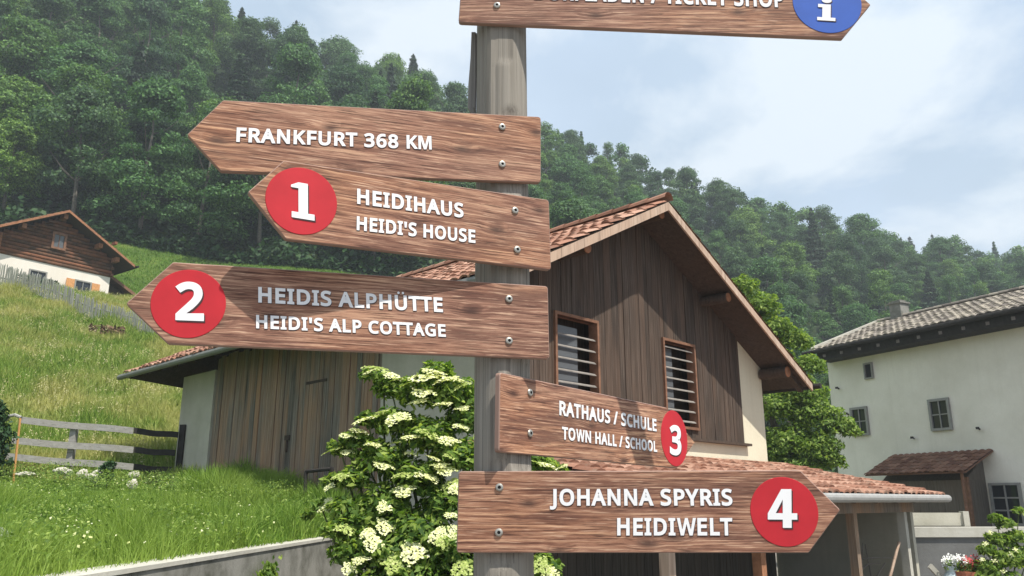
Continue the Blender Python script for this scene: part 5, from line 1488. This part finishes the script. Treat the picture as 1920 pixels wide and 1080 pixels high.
M['bank_grass'] = grass_mat('bank_grass', ((0.085, 0.17, 0.022), (0.17, 0.29, 0.04), (0.31, 0.43, 0.09)), (0.26, 0.36, 0.07))
M['meadow_grass'] = grass_mat('meadow_grass', ((0.095, 0.18, 0.025), (0.20, 0.31, 0.048), (0.37, 0.45, 0.12)), (0.50, 0.46, 0.18))
M['cut_grass'] = grass_mat('cut_grass', ((0.075, 0.165, 0.020), (0.12, 0.225, 0.030), (0.17, 0.28, 0.05)), (0.15, 0.25, 0.04))
def grass(name, x, y, h, w, mat, g, lean=0.45):
    n = len(x)
    z = zt(x, y) - 0.02
    a = g.uniform(0, 2 * math.pi, n); hh = h * g.uniform(0.5, 1.25, n); ww = w * g.uniform(0.6, 1.3, n)
    ln = g.normal(0, lean, n) * hh; la = g.uniform(0, 2 * math.pi, n)
    B0 = np.stack([x, y, z], 1); ax = np.stack([np.cos(a), np.sin(a), np.zeros(n)], 1) * ww[:, None]
    mid = B0 + np.stack([np.cos(la) * ln * 0.35, np.sin(la) * ln * 0.35, hh * 0.6], 1)
    tip = B0 + np.stack([np.cos(la) * ln, np.sin(la) * ln, hh * (1 - 0.1 * np.abs(ln / hh))], 1)
    V = np.stack([B0 - ax, B0 + ax, mid + ax * 0.75, mid - ax * 0.75, tip], 1).reshape(-1, 3)
    i = np.arange(n)[:, None] * 5
    F = np.concatenate([i + np.array([[0, 1, 2]]), i + np.array([[0, 2, 3]]), i + np.array([[3, 2, 4]])])
    o = mesh_obj(name, V, F, mat); tag(o, kind='stuff')
    return o
g = np.random.default_rng(21)
def patch(x, y):
    return 1.0 + 0.38 * np.sin(x * 1.1 + 1.7 * np.sin(y * 0.6)) * np.cos(y * 0.9 + np.sin(x * 0.7)) + 0.2 * np.sin(x * 2.9 + y * 1.9)
def sector(n, y0, y1, t0, t1, p=1.0):
    y = np.sqrt(y0 * y0 + (y1 * y1 - y0 * y0) * g.random(n) ** p); t = g.uniform(t0, t1, n); return t * y, y
def in_barn(x, y):
    s_ = (x - C0.x) * E.x + (y - C0.y) * E.y; b_ = (x - C0.x) * K.x + (y - C0.y) * K.y
    return (s_ > -0.02) & (s_ < 7) & (b_ > -3) & (b_ < 11.1)
def fil(x, y):
    ok = ~(yardmask(x + 0.1, y)) & ~in_barn(x, y); return x[ok], y[ok]
x, y = fil(*sector(190000, 4.8, 19.5, -0.74, -0.10)); k = y < 18.4 + 0.0 * x
hb_ = (0.26 + 0.009 * y[k]) * patch(x[k] * 1.7, y[k] * 1.7); hb_ = np.where(x[k] / y[k] < -0.40, hb_ * np.clip((15.2 - y[k]) / 4.0, 0.16, 1.0), hb_)
grass('bank_grass', x[k], y[k], hb_, 0.0022 + 0.00042 * y[k], M['bank_grass'], g)
x, y = fil(*sector(210000, 17.5, 43, -0.74, -0.26))
s_ = (x - C2.x) * E2.x + (y - C2.y) * E2.y; d_ = (x - C2.x) * N2.x + (y - C2.y) * N2.y
k = ~((s_ > -9) & (d_ < 0.3))
grass('meadow_grass', x[k], y[k], (0.34 + 0.003 * y[k]) * patch(x[k], y[k]), 0.005 + 0.0004 * y[k], M['meadow_grass'], g)
x, y = sector(60000, 43, 63.5, -0.66, -0.12)
s_ = (x - C2.x) * E2.x + (y - C2.y) * E2.y; d_ = (x - C2.x) * N2.x + (y - C2.y) * N2.y
k = ~((s_ > -9) & (s_ < 2.5) & (d_ < 0.3) & (d_ > -8))
grass('cut_grass', x[k], y[k], np.full(k.sum(), 0.16), np.full(k.sum(), 0.035), M['cut_grass'], g)
# tall stalks with pale seed heads and broad-leaved weeds
def stalks(name, x, y, h, mat, g):
    n = len(x); z = zt(x, y); hh = h * g.uniform(0.7, 1.3, n); la = g.uniform(0, 6.28, n); ln = g.uniform(0.05, 0.35, n) * hh
    T = np.stack([x + np.cos(la) * ln, y + np.sin(la) * ln, z + hh], 1)
    VV = []
    for q in range(5):
        VV.append(T + g.normal(0, 0.02, (n, 3)) + np.array([0, 0, -0.03 * q]))
    P = np.concatenate(VV)
    V, F = leaf_quads(P, np.tile([0.3, -0.8, 0.2], (len(P), 1)), 0.055, 0.35, 0.5, g, 0)
    tag(mesh_obj(name, V, F, mat), kind='stuff')
x, y = fil(*sector(5200, 18.5, 42, -0.74, -0.28)); c_ = (np.sin(x * 0.8 + y * 0.5) + np.sin(y * 1.1 - x * 0.6)) > 0.1
s_ = (x - C2.x) * E2.x + (y - C2.y) * E2.y; d_ = (x - C2.x) * N2.x + (y - C2.y) * N2.y
c_ &= ~((s_ > -9) & (d_ < 0.3))
M['seed'] = mat_leaf('seed_heads', (0.40, 0.36, 0.17), (0.55, 0.50, 0.26), (0.66, 0.62, 0.38), 0.3, 0.0)
stalks('seed_heads', x[c_], y[c_], 0.52, M['seed'], g)
x, y = fil(*sector(9000, 5.5, 17.5, -0.72, -0.14)); c_ = np.sin(x * 2.3 + 1.3) * np.cos(y * 1.9 - x) > 0.05
x, y = x[c_], y[c_]
P = np.concatenate([np.stack([x + g.normal(0, .07, len(x)), y + g.normal(0, .07, len(x)), zt(x, y) + g.uniform(.12, .42, len(x))], 1) for q in range(6)])
V, F = leaf_quads(P, np.tile([0.1, -0.4, 0.8], (len(P), 1)), 0.042, 0.5, 0.6, g, 0.2)
tag(mesh_obj('meadow_weeds', V, F, M['leaf_tree']), kind='stuff')
# small pale flowers among the bank grass
x, y = fil(*sector(800, 5, 16, -0.70, -0.15)); c_ = (np.sin(x * 2.1 + y) + np.sin(y * 1.7 - x * 1.3)) > 0.35
x, y = x[c_], y[c_]
P = np.stack([x, y, zt(x, y) + g.uniform(0.15, 0.36, len(x))], 1)
ex = []
for cx, cy, sx_, sy_, n_ in ((148, 985, 24, 42, 46), (80, 955, 30, 18, 26), (22, 930, 16, 30, 16), (170, 1045, 14, 14, 10), (400, 985, 40, 40, 26), (470, 1000, 30, 30, 18), (30, 1060, 16, 12, 8)):
    for q in range(n_):
        r_ = ray(cx + rnd.gauss(0, sx_), cy + rnd.gauss(0, sy_)); Yq = 5.2
        while Yq < 18 and EYE + r_.z / r_.y * Yq > z1(r_.x / r_.y * Yq, Yq) + 0.28:
            Yq += 0.08
        if Yq < 17.9 and not yardmask(np.array(r_.x / r_.y * Yq + 0.25), np.array(Yq)):
            ex.append((r_.x / r_.y * Yq, Yq, z1(r_.x / r_.y * Yq, Yq) + 0.29))
P = np.concatenate([P, np.array(ex)])
V, F = leaf_quads(P, np.tile([0.1, -0.5, 0.8], (len(P), 1)), 0.031, 0.8, 0.4, g, 0.0)
tag(mesh_obj('meadow_flowers', V, F, M['umbel']), kind='stuff')

# small slip of bare brown earth on the meadow
M['earth'] = mat_plain('bare_earth', (0.16, 0.105, 0.065), 0.95, 0.1, var=0.4, scale=6)
P = []
for i in range(130):
    px_ = 162 + 66 * rnd.random(); q = at(px_, 642 + (px_ - 158) * 0.14 + rnd.gauss(0, 3.5), 31.5)
    P.append((q.x, q.y, z1(q.x, q.y) + 0.25 + rnd.random() * 0.3))
V, F = leaf_quads(np.array(P), np.tile([0.0, -0.8, 0.5], (len(P), 1)), 0.2, 0.6, 0.5, g, 0.1)
tag(mesh_obj('bare_earth', V, F, M['earth']), kind='stuff')

# ------------------------------------------------------------------ the damp air of the valley
mb = MB(); mb.box((-440, -140, -2.5), (980, 0, 0), (0, 640, 0), (0, 0, 175))
hz = bpy.data.materials.new('valley_haze'); hz.use_nodes = True
for n_ in list(hz.node_tree.nodes):
    if n_.type != 'OUTPUT_MATERIAL':
        hz.node_tree.nodes.remove(n_)
pv = hz.node_tree.nodes.new('ShaderNodeVolumePrincipled')
pv.inputs['Color'].default_value = (0.85, 0.93, 1.0, 1)
pv.inputs['Density'].default_value = 0.0010
pv.inputs['Anisotropy'].default_value = 0.15
hz.node_tree.links.new(pv.outputs[0], hz.node_tree.nodes['Material Output'].inputs['Volume'])
tag(mb.build('haze', hz), kind='stuff')
